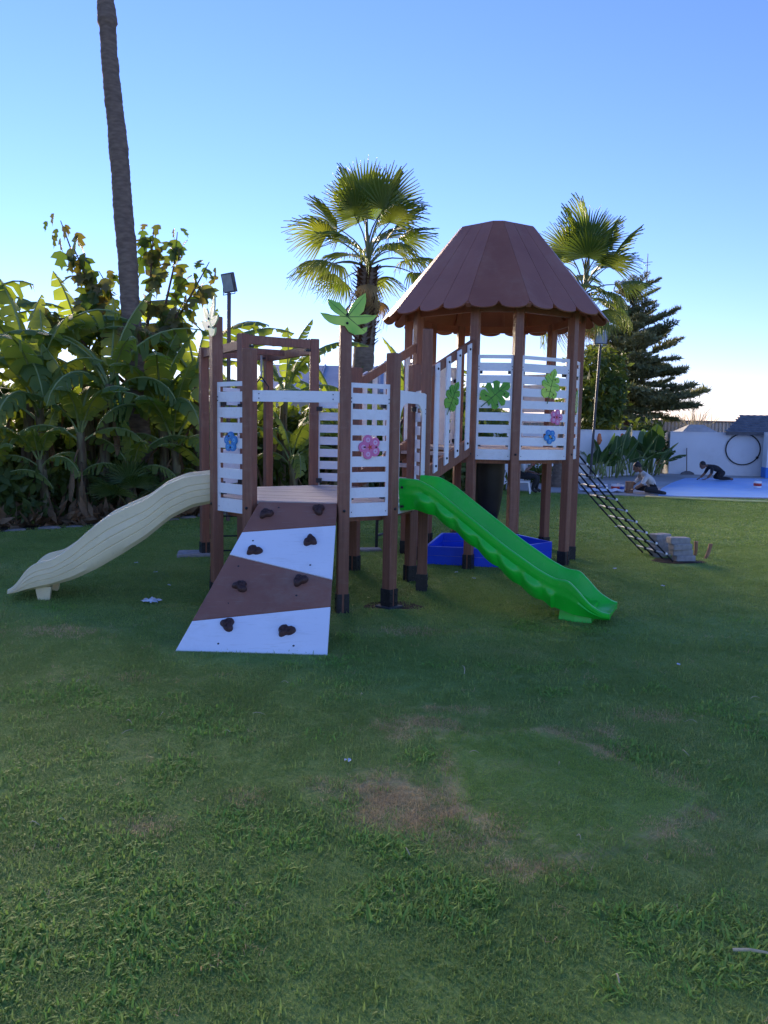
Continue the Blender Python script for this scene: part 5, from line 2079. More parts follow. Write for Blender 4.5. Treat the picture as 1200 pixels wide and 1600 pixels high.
# tree with broad lobed leaves behind the bananas
def lobed_leaf():
    mb = MB()
    out = [(0, 0), (0.10, -0.18), (0.38, -0.30), (0.42, -0.12), (0.72, -0.20), (0.78, -0.05), (1.0, 0.0), (0.78, 0.05), (0.72, 0.20), (0.42, 0.12), (0.38, 0.30), (0.10, 0.18)]
    vs_ = [(x, y * 1.55, -0.22 * x * x + 0.28 * abs(y)) for x, y in out] + [(0.4, 0, -0.03), (0.75, 0, -0.12)]
    fs_ = [(0, 1, 12), (1, 2, 12), (2, 3, 12), (3, 4, 13, 12), (4, 5, 13), (5, 6, 13), (6, 7, 13), (7, 8, 13), (8, 9, 12, 13), (9, 10, 12), (10, 11, 12), (11, 0, 12)]
    mb.add(vs_, fs_)
    return mb.mesh('leaf', M['lobed'], smooth=True, fix=False)


LOB = lobed_leaf()
lt = empty('lobed_leaf_tree', (-4.35, 13.7, 0), 'spindly tree with yellowing lobed leaves behind the tall palm trunk', 'tree')
rr = random.Random(77)
mb = MB()
limbs = [[(-4.55, 13.8, 2.3), (-5.0, 13.75, 3.3), (-5.35, 13.7, 4.2), (-5.55, 13.6, 4.85)],
         [(-4.55, 13.8, 2.3), (-4.9, 13.6, 3.2), (-5.1, 13.5, 3.9), (-5.25, 13.4, 4.35)],
         [(-4.5, 13.8, 2.2), (-4.6, 13.6, 3.0), (-4.7, 13.5, 3.7), (-4.85, 13.4, 4.0)],
         [(-4.3, 13.8, 2.3), (-4.1, 13.7, 3.4), (-4.05, 13.7, 4.3), (-3.98, 13.6, 4.75)],
         [(-4.3, 13.8, 2.3), (-3.9, 13.7, 3.2), (-3.65, 13.6, 4.1), (-3.58, 13.6, 4.7)],
         [(-4.3, 13.8, 2.2), (-3.75, 13.6, 3.0), (-3.3, 13.5, 3.7), (-3.02, 13.5, 4.2)],
         [(-4.4, 13.8, 2.1), (-3.9, 13.5, 2.7), (-3.6, 13.4, 3.2), (-3.45, 13.4, 3.5)],
         [(-4.5, 13.8, 2.1), (-5.1, 13.6, 2.7), (-5.4, 13.5, 3.1), (-5.7, 13.4, 3.3)]]
mb.tube([(-4.4, 13.75, -0.05), (-4.42, 13.78, 1.2), (-4.42, 13.8, 2.3)], [0.09, 0.07, 0.055], 8)
for l_ in limbs:
    mb.tube([l_[0]] + l_[1:], [0.035, 0.025, 0.016, 0.007], 6)
mb.obj('trunk', M['twig'], lt, smooth=True)
for li, l_ in enumerate(limbs):
    for k in range(36):
        t = 0.22 + 0.80 * (k / 35)
        x = [float(np.interp(t, [0, 1 / 3, 2 / 3, 1], [p[i] for p in l_])) for i in range(3)]
        s = rr.uniform(0.22, 0.38) * (1.0 if t < 0.9 else 0.75)
        off = Vector((rr.uniform(-.2, .2), rr.uniform(-.15, .15), rr.uniform(-.14, .12)))
        inst('leaf', LOB, lt, Matrix.Translation(Vector(x) + off) @ Matrix.Rotation(rr.uniform(0, 6.28), 4, 'Z') @ Matrix.Rotation(rr.uniform(0.4, 1.6), 4, 'Y') @ Matrix.Rotation(rr.uniform(-.5, .5), 4, 'X') @ Matrix.Scale(s, 4))


# leaf masses made of many small leaves
def leaf_cloud(name, pts, size, mat, seed, elong=1.7, hang=0.3):
    r_ = np.random.RandomState(seed)
    n = len(pts)
    d = r_.normal(size=(n, 3)); d[:, 2] -= hang
    d /= np.linalg.norm(d, axis=1)[:, None]
    u = np.cross(d, r_.normal(size=(n, 3))); u /= np.linalg.norm(u, axis=1)[:, None] + 1e-9
    s = size * r_.uniform(0.6, 1.3, n)[:, None]
    a = pts; b = pts + d * s * elong * 0.5 + u * s * 0.35; c = pts + d * s * elong; e_ = pts + d * s * elong * 0.5 - u * s * 0.35
    V = np.stack([a, b, c, e_], 1).reshape(-1, 3)
    me = bpy.data.meshes.new(name)
    me.vertices.add(len(V)); me.vertices.foreach_set('co', V.ravel())
    me.loops.add(4 * n); me.loops.foreach_set('vertex_index', np.arange(4 * n))
    me.polygons.add(n); me.polygons.foreach_set('loop_start', np.arange(0, 4 * n, 4)); me.polygons.foreach_set('loop_total', np.full(n, 4))
    me.materials.append(mat)
    me.update(calc_edges=True)
    return me


def noisy_keep(P_, sc, thr, seed):
    return np.array([mnoise.noise(Vector(p) * sc + Vector((seed, 0, 0))) > thr for p in P_])


rs = np.random.RandomState(3)
line = np.array([(-17, 11.5), (-9.5, 13.2), (-6.5, 14.6), (-4.0, 15.3), (-2.6, 16.3), (-0.8, 17.6), (0.8, 19.2), (2.0, 20.4)])
cum = np.concatenate([[0], np.cumsum(np.linalg.norm(np.diff(line, axis=0), axis=1))])
n = 80000
s = rs.uniform(0, cum[-1], n)
px_ = np.interp(s, cum, line[:, 0]); py_ = np.interp(s, cum, line[:, 1])
hgt = np.interp(px_, [-17, -9, -6, -4, -2.6, -1.5, 0, 2], [2.6, 2.3, 2.1, 2.0, 1.9, 1.8, 1.8, 1.8])
hgt = hgt + np.array([0.55 * mnoise.noise(Vector((float(a) * 1.1, 0, 3))) for a in px_])
z = rs.uniform(0, 1, n) ** 0.95 * hgt
P3 = np.stack([px_ + rs.normal(0, 0.55, n), py_ + rs.normal(0, 0.55, n), z], 1)
P3 = P3[noisy_keep(P3, 1.4, -0.18, 2) | (P3[:, 2] < 1.1)]
hg = inst('dense_shrubbery', leaf_cloud('dense_shrubbery', P3, 0.13, M['shrub'], 4), None)
tag(hg, 'dense dark green shrubbery filling the bed behind the banana plants', 'shrubbery', kind='stuff')

# leaf litter and low growth at the foot of the bananas
n = 2600
s = rs.uniform(0, 1, n)
ex = np.interp(s, np.linspace(0, 1, 7), [-9, -6.6, -5.15, -4.2, -3.4, -2.6, -1.4]); ey = np.interp(s, np.linspace(0, 1, 7), [8.9, 9.7, 10.55, 11.3, 12.05, 13.2, 14.7])
off = rs.uniform(0.02, 1.3, n)
P3 = np.stack([ex - off * 0.55, ey + off * 0.8, rs.uniform(0.0, 0.10, n)], 1)
tag(inst('leaf_litter', leaf_cloud('leaf_litter', P3, 0.13, M['deadleaf'], 8, elong=2.2, hang=0.0), None), 'brown dead leaves littering the bed under the bananas', 'leaf litter', kind='stuff')
n = 5200
s = rs.uniform(0, 1, n)
ex = np.interp(s, np.linspace(0, 1, 7), [-9, -6.6, -5.15, -4.2, -3.4, -2.6, -1.4]); ey = np.interp(s, np.linspace(0, 1, 7), [8.9, 9.7, 10.55, 11.3, 12.05, 13.2, 14.7])
off = rs.uniform(0.1, 1.6, n)
P3 = np.stack([ex - off * 0.55, ey + off * 0.8, rs.uniform(0.02, 0.75, n)], 1)
P3 = P3[noisy_keep(P3 * np.array([1, 1, 0.5]), 1.1, -0.02, 6)]
tag(inst('low_growth', leaf_cloud('low_growth', P3, 0.12, M['shrub'], 9, hang=-0.6), None), 'low green growth along the edge of the planting bed', 'ground cover', kind='stuff')


def bush(name, c, r_, n, size, label, seed, cat='shrub', mat='shrub', trunk_h=None):
    rs_ = np.random.RandomState(seed)
    e = empty(name, (c[0], c[1], 0), label, cat)
    d = rs_.normal(size=(n, 3)); d /= np.linalg.norm(d, axis=1)[:, None]
    q = rs_.uniform(0.25, 1, n)[:, None] ** 0.5
    P_ = d * q
    lump = np.array([1 + 0.45 * mnoise.noise(Vector(v) * 2.2 + Vector((seed, 0, 0))) for v in d])[:, None]
    P_ = P_ * lump * np.array(r_) + np.array(c)
    P_[:, 2] = np.maximum(P_[:, 2], 0.03)
    P_ = P_[noisy_keep(P_, 2.0 / max(r_), -0.22, seed)]
    inst('crown', leaf_cloud('crown', P_, size, M[mat], seed), e)
    mb = MB()
    top = c[2]
    mb.tube([(c[0], c[1], -0.05), (c[0] + 0.05, c[1], top * 0.5), (c[0], c[1], top)], [0.09, 0.07, 0.04], 7)
    for k in range(5):
        a = k * 1.26
        mb.tube([(c[0], c[1], top * 0.6), (c[0] + math.cos(a) * r_[0] * 0.5, c[1] + math.sin(a) * r_[1] * 0.5, top + r_[2] * 0.3)], [0.04, 0.012], 5)
    mb.obj('trunk', M['twig'], e)
    return e


bush('shrub', (2.35, 20.9, 1.35), (0.8, 0.7, 1.05), 3200, 0.12, 'rounded dark shrub behind the tower panel with the big green leaf', 31)
bush('broad_tree', (7.1, 27.2, 2.5), (1.1, 1.0, 1.9), 6500, 0.15, 'dark bushy tree behind the white wall left of the floodlight', 32, 'tree')
bush('shrub', (9.4, 28.5, 1.0), (0.9, 0.7, 0.85), 2600, 0.13, 'low shrub behind the white wall under the conifer', 33)
bush('broad_tree', (2.9, 25.5, 1.7), (1.0, 0.9, 1.1), 3800, 0.15, 'small bushy tree showing just above the tower panels', 34, 'tree')
bush('shrub', (4.45, 21.75, 0.25), (0.6, 0.25, 0.3), 700, 0.09, 'low plants at the wall foot behind the seated man', 35)


# conifer in tiers
def con_branch(seed):
    rr_ = random.Random(seed)
    mb = MB()
    mb.cur = 1
    path = [(t, 0.03 * math.sin(t * 4 + seed), 0.10 * t * t - 0.03 * t) for t in np.linspace(0, 1, 7)]
    mb.tube(path, [0.018 * (1 - t) + 0.003 for t in np.linspace(0, 1, 7)], 4)
    mb.cur = 0
    for k in range(15):
        t = 0.18 + 0.82 * k / 14
        base = Vector((t, 0.03 * math.sin(t * 4 + seed), 0.10 * t * t - 0.03 * t))
        for sg in (-1, 1):
            if rr_.random() < 0.08:
                continue
            l_ = (0.34 * math.sin(math.pi * min(1, t * 0.80 + 0.12)) + 0.04) * rr_.uniform(0.7, 1.15)
            d = Vector((0.70, sg * 0.72, rr_.uniform(0.02, 0.30))).normalized()
            steps = max(4, int(l_ / 0.028))
            for q in range(steps):
                c = base + d * l_ * q / steps
                for w in range(3):
                    v = Vector((rr_.uniform(-.3, 1.0), rr_.uniform(-.6, .6) + sg * 0.3, rr_.uniform(-0.35, 1.0))).normalized() * rr_.uniform(0.05, 0.10)
                    s_ = d.cross(v).normalized() * 0.014
                    mb.add([c - s_, c + s_, c + v], [(0, 1, 2)])
    for q in range(30):
        c = Vector((0.6 + 0.4 * q / 30, 0, 0.10 * (0.6 + 0.4 * q / 30) ** 2))
        for w in range(2):
            v = Vector((rr_.uniform(.2, 1), rr_.uniform(-.8, .8), rr_.uniform(-.3, .9))).normalized() * 0.07
            s_ = Vector((0, 0.01, 0.004))
            mb.add([c - s_, c + s_, c + v], [(0, 1, 2)])
    return mb.mesh('branch', [M['needle'], M['conbark']], fix=False)


CB = [con_branch(s_) for s_ in (1, 2, 3)]
con = empty('conifer', (9.85, 32, 0), 'tall tiered conifer behind the white wall', 'conifer')
mb = MB()
mb.tube([(9.85, 32, -0.05), (9.88, 32, 3), (9.83, 32, 6), (9.85, 32, 7.1)], [0.22, 0.15, 0.07, 0.015], 9)
mb.obj('trunk', M['conbark'], con, smooth=True)
rr = random.Random(21)
nl = 19
for l_ in range(nl):
    t = l_ / (nl - 1)
    z = 2.2 + 4.9 * t
    Lb = 2.25 * (1 - t) ** 0.5 * (0.80 + 0.35 * rr.random()) + 0.45
    if l_ % 4 == 2:
        Lb *= 0.85
    nb_ = 9 if t < 0.8 else 6
    for k in range(nb_):
        if rr.random() < 0.14:
            continue
        a = 2 * math.pi * k / nb_ + l_ * 0.67 + rr.uniform(-.3, .3)
        s = Lb * rr.uniform(0.6, 1.12)
        el = R(-8 + 40 * t + rr.uniform(-14, 14))
        inst('branch', CB[(k + l_) % 3], con, Matrix.Translation((9.85, 32, z + rr.uniform(-.32, .32))) @ Matrix.Rotation(a, 4, 'Z') @ Matrix.Rotation(-el, 4, 'Y') @ Matrix.Scale(s, 4) @ Matrix.Diagonal((1, 1, 1.15, 1)))

# dry bare bush beside the conifer
mb = MB()
rr = random.Random(9)
for k in range(46):
    p = Vector((13.6 + rr.uniform(-.15, .15), 34.5, 1.2))
    d = Vector((rr.uniform(-1, 1), rr.uniform(-.5, .5), rr.uniform(0.5, 1.2))).normalized()
    path = [p]
    for q in range(4):
        p = p + d * rr.uniform(0.28, 0.42)
        d = (d + Vector((rr.uniform(-.4, .4), rr.uniform(-.3, .3), rr.uniform(-.25, .25)))).normalized()
        path.append(p)
    mb.tube(path, [0.02, 0.016, 0.013, 0.011, 0.008], 4)
mb.tube([(13.6, 34.5, -0.05), (13.6, 34.5, 1.25)], [0.07, 0.05], 6)
tag(mb.obj('bare_bush', M['straw'], None, fix=False), 'bare dry bush right of the conifer above the fence', 'bush')


# paddle-leaved plants before the wall
STm = [M['strel'], M['midrib']]
SL_ = [banana_leaf('leaf', 1.0, 0.36, R(e_), R(e2), t_, s_, STm, droop=0.02, vee=0.4, petiole=0.42, bow=1.6, seg=12) for e_, e2, t_, s_ in ((86, 66, 0.0, 1), (80, 40, 0.0, 2), (72, 10, 0.25, 3))]


def paddle(x, y, n, sc, seed, label):
    rr_ = random.Random(seed)
    e = empty('paddle_leaf_plant', (x, y, 0), label, 'plant', 'paddle-leaved plants before the wall')
    for k in range(n):
        a = rr_.uniform(0, 6.28)
        r_ = rr_.uniform(0, 0.28) * sc
        me = SL_[0] if k % 3 == 0 else SL_[1 if k % 3 == 1 else 2]
        s = sc * rr_.uniform(0.75, 1.45)
        inst('leaf', me, e, Matrix.Translation((x + r_ * math.cos(a), y + r_ * math.sin(a), rr_.uniform(-0.03, 0.25))) @ Matrix.Rotation(a + rr_.uniform(-.5, .5), 4, 'Z') @ Matrix.Rotation(rr_.uniform(-.05, .35), 4, 'Y') @ Matrix.Scale(s, 4))


paddle(7.25, 24.85, 15, 1.12, 1, 'broad-leaved plant left of the three against the white wall')
paddle(8.05, 25.6, 12, 1.0, 2, 'broad-leaved plant in the middle of the three against the white wall')
paddle(9.05, 26.55, 18, 1.2, 3, 'tallest broad-leaved plant at the white wall corner')
paddle(6.5, 24.1, 9, 0.95, 4, 'broad-leaved plant beside the tower post before the white wall')

# ------------------------------------------------------------------ people
M['skin'] = surf('skin', (0.22, 0.115, 0.07), (0.18, 0.09, 0.055), scale=9, rough=0.5)
M['hair'] = surf('black_hair', (0.012, 0.010, 0.009), (0.02, 0.016, 0.014), scale=30, rough=0.6)
M['shirtw'] = surf('white_shirt', (0.62, 0.60, 0.56), (0.48, 0.46, 0.43), scale=6, rough=0.9, bump=0.3, bscale=12)
M['shirtb'] = surf('black_shirt', (0.02, 0.02, 0.022), (0.03, 0.03, 0.032), scale=6, rough=0.9)
M['trousers'] = surf('black_trousers', (0.018, 0.018, 0.02), (0.03, 0.03, 0.033), scale=6, rough=0.9)
M['shoe'] = surf('shoe', (0.04, 0.035, 0.03), (0.03, 0.026, 0.022), rough=0.6)
PM = ['skin', 'hair', 'shirtw', 'shirtb', 'trousers', 'shoe']


def person(label, loc, rz, J, bones, head, look, hands, z0=0.0):
    """J: joint -> (pos, radius); bones: (a, b, material); one skinned surface"""
    names = list(J)
    me = bpy.data.meshes.new('body')
    me.from_pydata([J[n][0] for n in names], [(names.index(a), names.index(b)) for a, b, _ in bones], [])
    ob = bpy.data.objects.new('body_tmp', me)
    COL.objects.link(ob)
    md = ob.modifiers.new('skin', 'SKIN')
    md.branch_smoothing = 0.4
    sk = me.skin_vertices[0].data
    for i, n in enumerate(names):
        r_ = J[n][1]
        sk[i].radius = (r_, r_)
        sk[i].use_root = (i == 0)
    sb_ = ob.modifiers.new('sub', 'SUBSURF')
    sb_.levels = sb_.render_levels = 2
    bpy.context.view_layer.update()
    ev = ob.evaluated_get(bpy.context.evaluated_depsgraph_get())
    em = ev.to_mesh()
    mb = MB()
    V = [v.co.copy() for v in em.vertices]
    segs = [(Vector(J[a][0]), Vector(J[b][0]), PM.index(m_)) for a, b, m_ in bones]
    mb.v = [tuple(v) for v in V]
    for p in em.polygons:
        c = p.center
        best, bi = 1e9, 0
        for a, b, mi_ in segs:
            d = b - a
            t = max(0, min(1, (c - a).dot(d) / d.length_squared))
            q = (c - (a + d * t)).length
            if q < best:
                best, bi = q, mi_
        mb.f.append(tuple(p.vertices))
        mb.mi.append(bi)
    ev.to_mesh_clear()
    bpy.data.objects.remove(ob)
    # head with face, ears and hair
    h = Vector(head)
    f = Vector(look).normalized()
    s = f.cross(Vector((0, 0, 1)))
    s = s.normalized() if s.length > 1e-3 else Vector((0, 1, 0))
    u = s.cross(f)
    hm = Matrix((f, -s, u)).transposed()
    mb.cur = 0
    mb.ellipsoid(h, (0.095, 0.075, 0.115), m=hm, nu=16, nv=12)
    mb.ellipsoid(h + f * 0.05 - u * 0.06, (0.05, 0.05, 0.05), m=hm)
    mb.ellipsoid(h + f * 0.098 - u * 0.015, (0.016, 0.013, 0.024), m=hm, nu=8, nv=6)
    for sg in (-1, 1):
        mb.ellipsoid(h + s * sg * 0.076 - u * 0.01, (0.02, 0.010, 0.03), m=hm, nu=8, nv=6)
    mb.cur = 1
    for sg in (-1, 1):
        mb.ellipsoid(h + f * 0.083 + s * sg * 0.032 + u * 0.012, (0.008, 0.012, 0.007), m=hm, nu=8, nv=5)
    mb.ellipsoid(h + f * 0.088 - u * 0.055, (0.008, 0.022, 0.006), m=hm, nu=8, nv=5)
    mb.ellipsoid(h - f * 0.018 + u * 0.03, (0.092, 0.083, 0.098), m=hm, nu=16, nv=10)
    # hands: five bent fingers
    mb.cur = 0
    for p, d, side_ in hands:
        p = Vector(p)
        d = Vector(d).normalized()
        sv = Vector(side_).normalized()
        dn = d.cross(sv)
        mb.ellipsoid(p + d * 0.04, (0.045, 0.036, 0.016), m=Matrix((d, sv, dn)).transposed(), nu=10, nv=6)
        for k, l_ in enumerate((0.066, 0.076, 0.072, 0.058)):
            b = p + d * 0.075 + sv * (0.027 - 0.018 * k)
            mb.tube([b, b + d * l_ * 0.45 - dn * 0.006, b + d * l_ * 0.8 - dn * 0.022, b + d * l_ - dn * 0.04], [0.0095, 0.009, 0.008, 0.006], 6)
        b = p + d * 0.025 + sv * 0.032
        mb.tube([b, b + sv * 0.026 + d * 0.02, b + sv * 0.034 + d * 0.05], [0.011, 0.010, 0.007], 6)
    wm = Matrix.Translation((loc[0], loc[1], z0)) @ Matrix.Rotation(rz, 4, 'Z')
    o = mb.obj('person', [M[k] for k in PM], None, wm, smooth=True, fix=False)
    return tag(o, label, 'person', 'people on the paving and lawn edge')


J = dict(pel=((.30, 0, .14), .13), sp=((.21, 0, .28), .13), ch=((.06, 0, .43), .14), nk=((-.06, 0, .53), .055), hd=((-.10, 0, .57), .05),
         ls=((.02, -.17, .42), .068), le=((-.10, -.25, .24), .045), lw=((-.26, -.20, .13), .032),
         rs=((.02, .17, .42), .068), re=((-.12, .24, .24), .045), rw=((-.29, .14, .13), .032),
         lh=((.27, -.11, .11), .09), lk=((-.06, -.33, .12), .068), la=((.34, -.36, .06), .045), lf=((.44, -.37, .045), .035),
         rh=((.27, .11, .11), .09), rk=((-.06, .33, .12), .068), ra=((.30, .30, .06), .045), rf=((.40, .31, .045), .035))
Bn = [('pel', 'sp', 'shirtw'), ('sp', 'ch', 'shirtw'), ('ch', 'nk', 'shirtw'), ('nk', 'hd', 'skin'), ('ch', 'ls', 'shirtw'), ('ls', 'le', 'shirtw'), ('le', 'lw', 'skin'), ('ch', 'rs', 'shirtw'), ('rs', 're', 'shirtw'), ('re', 'rw', 'skin'),
      ('pel', 'lh', 'trousers'), ('lh', 'lk', 'trousers'), ('lk', 'la', 'trousers'), ('la', 'lf', 'shoe'), ('pel', 'rh', 'trousers'), ('rh', 'rk', 'trousers'), ('rk', 'ra', 'trousers'), ('ra', 'rf', 'shoe')]
person('person in white shirt sitting hunched on the pool paving, painting', (6.18, 18.62), 0.0, J, Bn, (-.16, 0, .63), (-.9, 0.1, -.45), [((-.26, -.20, .13), (-.8, .1, -.5), (0, 1, 0)), ((-.29, .14, .13), (-.8, -.1, -.5), (0, -1, 0))], 0.022)

J = dict(pel=((.40, 0, .31), .125), sp=((.24, 0, .38), .125), ch=((.05, 0, .43), .135), nk=((-.08, 0, .455), .055), hd=((-.13, 0, .46), .05),
         ls=((.03, -.16, .40), .065), le=((-.02, -.22, .21), .044), lw=((-.13, -.19, .07), .031),
         rs=((.03, .16, .40), .065), re=((-.04, .21, .21), .044), rw=((-.20, .15, .07), .031),
         lh=((.40, -.10, .28), .088), lk=((.20, -.15, .075), .066), la=((.60, -.15, .075), .045), lf=((.70, -.15, .05), .035),
         rh=((.40, .10, .28), .088), rk=((.22, .15, .075), .066), ra=((.62, .15, .075), .045), rf=((.72, .15, .05), .035))
Bk = [(a, b, {'shirtw': 'shirtb'}.get(m_, m_)) for a, b, m_ in Bn]
Bk = [(a, b, 'skin' if (a, b) in (('la', 'lf'), ('ra', 'rf')) else m_) for a, b, m_ in Bk]
person('person in black clothes kneeling on the blue paving, painting', (10.1, 24.3), 0.0, J, Bk, (-.21, 0, .47), (-.85, 0, -.5), [((-.13, -.19, .07), (-.8, .1, -.35), (0, 1, 0)), ((-.20, .15, .07), (-.8, -.1, -.35), (0, -1, 0))], 0.027)

J = dict(pel=((0, 0, .42), .125), sp=((.0, 0, .54), .13), ch=((.05, 0, .68), .135), nk=((.11, 0, .79), .055), hd=((.14, 0, .83), .05),
         ls=((.05, -.17, .70), .066), le=((.08, -.27, .52), .044), lw=((.24, -.13, .64), .031),
         rs=((.05, .17, .70), .066), re=((.14, .26, .50), .044), rw=((.33, .12, .47), .031),
         lh=((.02, -.10, .40), .09), lk=((.38, -.13, .41), .068), la=((.28, -.13, .10), .046), lf=((.40, -.14, .045), .037),
         rh=((.02, .10, .40), .09), rk=((.40, .13, .41), .068), ra=((.36, .14, .10), .046), rf=((.48, .15, .045), .037))
person('person in white shirt and black trousers sitting on a white chair', (3.22, 18.42), R(-12), J, Bn, (.17, 0, .90), (.95, -.1, -.2), [((.24, -.13, .64), (.2, .5, .8), (0.9, 0, -0.2)), ((.33, .12, .47), (.9, -.2, -.3), (0, -1, 0))], 0.0)
mb = MB()
cm = Matrix.Translation((3.22, 18.42, 0)) @ Matrix.Rotation(R(-12), 4, 'Z')
cp = cm @ Vector((0.275, -0.07, 0.72))
mb.tube([cp - Vector((0, 0, 0.05)), cp + Vector((0, 0, 0.05))], [0.026, 0.035], 10)
tag(mb.obj('cup', M['canred'], None), 'small cup held in the hand of the seated person', 'cup')
ch = empty('plastic_chair', (3.2, 18.42, 0), 'white plastic chair under the seated person behind the tower', 'chair')
mb = MB()
mb.box(cm @ Vector((0.0, 0, 0.275)), (0.44, 0.44, 0.03), rz=R(-12))
mb.obj('seat', M['white'], ch)
for sx in (-1, 1):
    for sy in (-1, 1):
        mb = MB()
        mb.tube([cm @ Vector((sx * 0.19, sy * 0.19, 0.262)), cm @ Vector((sx * 0.23, sy * 0.22, 0.0))], [0.022, 0.018], 6)
        mb.obj('leg', M['white'], ch)
mb = MB()
mb.prism([(-0.22, 0.29), (0.22, 0.29), (0.20, 0.68), (0.12, 0.74), (-0.12, 0.74), (-0.20, 0.68)], cm @ Matrix.Translation((-0.235, 0, 0)) @ Matrix.Rotation(R(-90), 4, 'Z') @ Matrix.Rotation(R(8), 4, 'X') @ Matrix.Identity(4), -0.012, 0.012)
mb.obj('backrest', M['white'], ch)

# ------------------------------------------------------------------ grass
def grass_mat(name, stops, fine=160.0, trans=0.38):
    m, nt, out = new_mat(name)
    L = nt.links
    g = N(nt, 'ShaderNodeNewGeometry')
    oi = N(nt, 'ShaderNodeObjectInfo')
    n1 = N(nt, 'ShaderNodeTexNoise', Scale=1.1, Detail=5.0, Roughness=0.65)
    n2 = N(nt, 'ShaderNodeTexNoise', Scale=fine, Detail=1.0)
    L.new(g.outputs['Position'], n1.inputs['Vector'])
    L.new(g.outputs['Position'], n2.inputs['Vector'])
    a = N(nt, 'ShaderNodeMath', operation='MULTIPLY_ADD')
    L.new(n2.outputs['Fac'], a.inputs[0]); a.inputs[1].default_value = 0.42
    b = N(nt, 'ShaderNodeMath', operation='MULTIPLY')
    L.new(n1.outputs['Fac'], b.inputs[0]); b.inputs[1].default_value = 0.62
    L.new(b.outputs[0], a.inputs[2])
    c = N(nt, 'ShaderNodeMath', operation='MULTIPLY_ADD')
    L.new(oi.outputs['Random'], c.inputs[0]); c.inputs[1].default_value = 0.08
    L.new(a.outputs[0], c.inputs[2])
    r = ramp_node(nt, stops)
    L.new(c.outputs[0], r.inputs[0])
    p = N(nt, 'ShaderNodeBsdfPrincipled', Roughness=0.55)
    p.inputs['Specular IOR Level'].default_value = 0.25
    L.new(r.outputs[0], p.inputs['Base Color'])
    t = N(nt, 'ShaderNodeBsdfTranslucent')
    L.new(r.outputs[0], t.inputs[0])
    mx = N(nt, 'ShaderNodeMixShader')
    mx.inputs[0].default_value = trans
    L.new(p.outputs[0], mx.inputs[1]); L.new(t.outputs[0], mx.inputs[2])
    L.new(mx.outputs[0], out.inputs[0])
    return m


M['grass'] = grass_mat('lawn_blades', [(0.34, (0.177, 0.240, 0.060)), (0.50, (0.240, 0.349, 0.077)), (0.62, (0.309, 0.415, 0.105)), (0.76, (0.448, 0.451, 0.191))])
M['turf'] = grass_mat('laid_turf_blades', [(0.34, (0.199, 0.278, 0.057)), (0.50, (0.268, 0.405, 0.072)), (0.62, (0.347, 0.481, 0.100)), (0.76, (0.448, 0.523, 0.182))])
M['grassfar'] = grass_mat('lawn_blades_far', [(0.34, (0.177, 0.246, 0.060)), (0.50, (0.240, 0.349, 0.077)), (0.66, (0.309, 0.415, 0.105)), (0.78, (0.448, 0.436, 0.162))], fine=30.0)
M['coarse'] = grass_mat('coarse_blades', [(0.34, (0.155, 0.270, 0.051)), (0.52, (0.240, 0.436, 0.077)), (0.70, (0.387, 0.490, 0.110))], fine=40.0, trans=0.42)
M['drygrass'] = grass_mat('dry_blades', [(0.34, (0.38, 0.26, 0.11)), (0.52, (0.56, 0.41, 0.19)), (0.70, (0.66, 0.52, 0.28))])


def blade_patch(name, n, rad, lmin, lmax, w, tilt, mat, seed, segs=2, curl=0.6):
    r_ = np.random.RandomState(seed)
    V, F = [], []
    for k in range(n):
        a = r_.uniform(0, 2 * math.pi)
        q = rad * math.sqrt(r_.uniform())
        base = np.array([q * math.cos(a), q * math.sin(a), -0.002])
        az = r_.uniform(0, 2 * math.pi)
        tl = abs(r_.normal(0, tilt))
        L_ = r_.uniform(lmin, lmax)
        ww = w * r_.uniform(0.7, 1.3)
        sv = np.array([-math.sin(az), math.cos(az), 0]) * ww / 2
        p = base
        el = math.pi / 2 - tl
        b0 = len(V)
        for s in range(segs):
            f = 1 - 0.35 * s / segs
            V += [p - sv * f, p + sv * f]
            d = np.array([math.cos(el) * math.cos(az), math.cos(el) * math.sin(az), math.sin(el)])
            p = p + d * L_ / segs
            el -= curl * r_.uniform(0.4, 1.3)
            if p[2] < 0.004:
                p = np.array([p[0], p[1], 0.004 + 0.003 * r_.uniform()])
        V.append(p)
        for s in range(segs - 1):
            F.append((b0 + 2 * s, b0 + 2 * s + 1, b0 + 2 * s + 3, b0 + 2 * s + 2))
        F.append((b0 + 2 * segs - 2, b0 + 2 * segs - 1, b0 + 2 * segs))
    me = bpy.data.meshes.new(name)
    me.from_pydata([tuple(v) for v in V], [], F)
    me.materials.append(mat)
    me.update()
    return bpy.data.objects.new(name, me)


SRC = [blade_patch('short_grass', 230, 0.10, 0.012, 0.026, 0.0030, 1.15, M['grass'], 1),
       blade_patch('short_grass', 230, 0.10, 0.012, 0.024, 0.0028, 1.2, M['grass'], 2),
       blade_patch('mid_grass', 170, 0.16, 0.014, 0.028, 0.0055, 1.2, M['grass'], 3),
       blade_patch('far_grass', 130, 0.30, 0.016, 0.030, 0.0115, 1.2, M['grassfar'], 4),
       blade_patch('dry_grass', 260, 0.10, 0.012, 0.030, 0.0024, 1.3, M['drygrass'], 5),
       blade_patch('coarse_tuft', 24, 0.055, 0.022, 0.052, 0.0064, 1.15, M['coarse'], 6, segs=4, curl=0.22),
       blade_patch('coarse_tuft', 22, 0.055, 0.020, 0.044, 0.0058, 1.3, M['coarse'], 7, segs=4, curl=0.20),
       blade_patch('small_tuft', 16, 0.035, 0.018, 0.036, 0.0042, 0.8, M['grass'], 8, segs=3, curl=0.3),
       blade_patch('small_dry_tuft', 10, 0.03, 0.016, 0.034, 0.0030, 1.0, M['drygrass'], 9, segs=3, curl=0.3),
       blade_patch('turf_grass', 260, 0.10, 0.010, 0.020, 0.0028, 1.25, M['turf'], 10)]


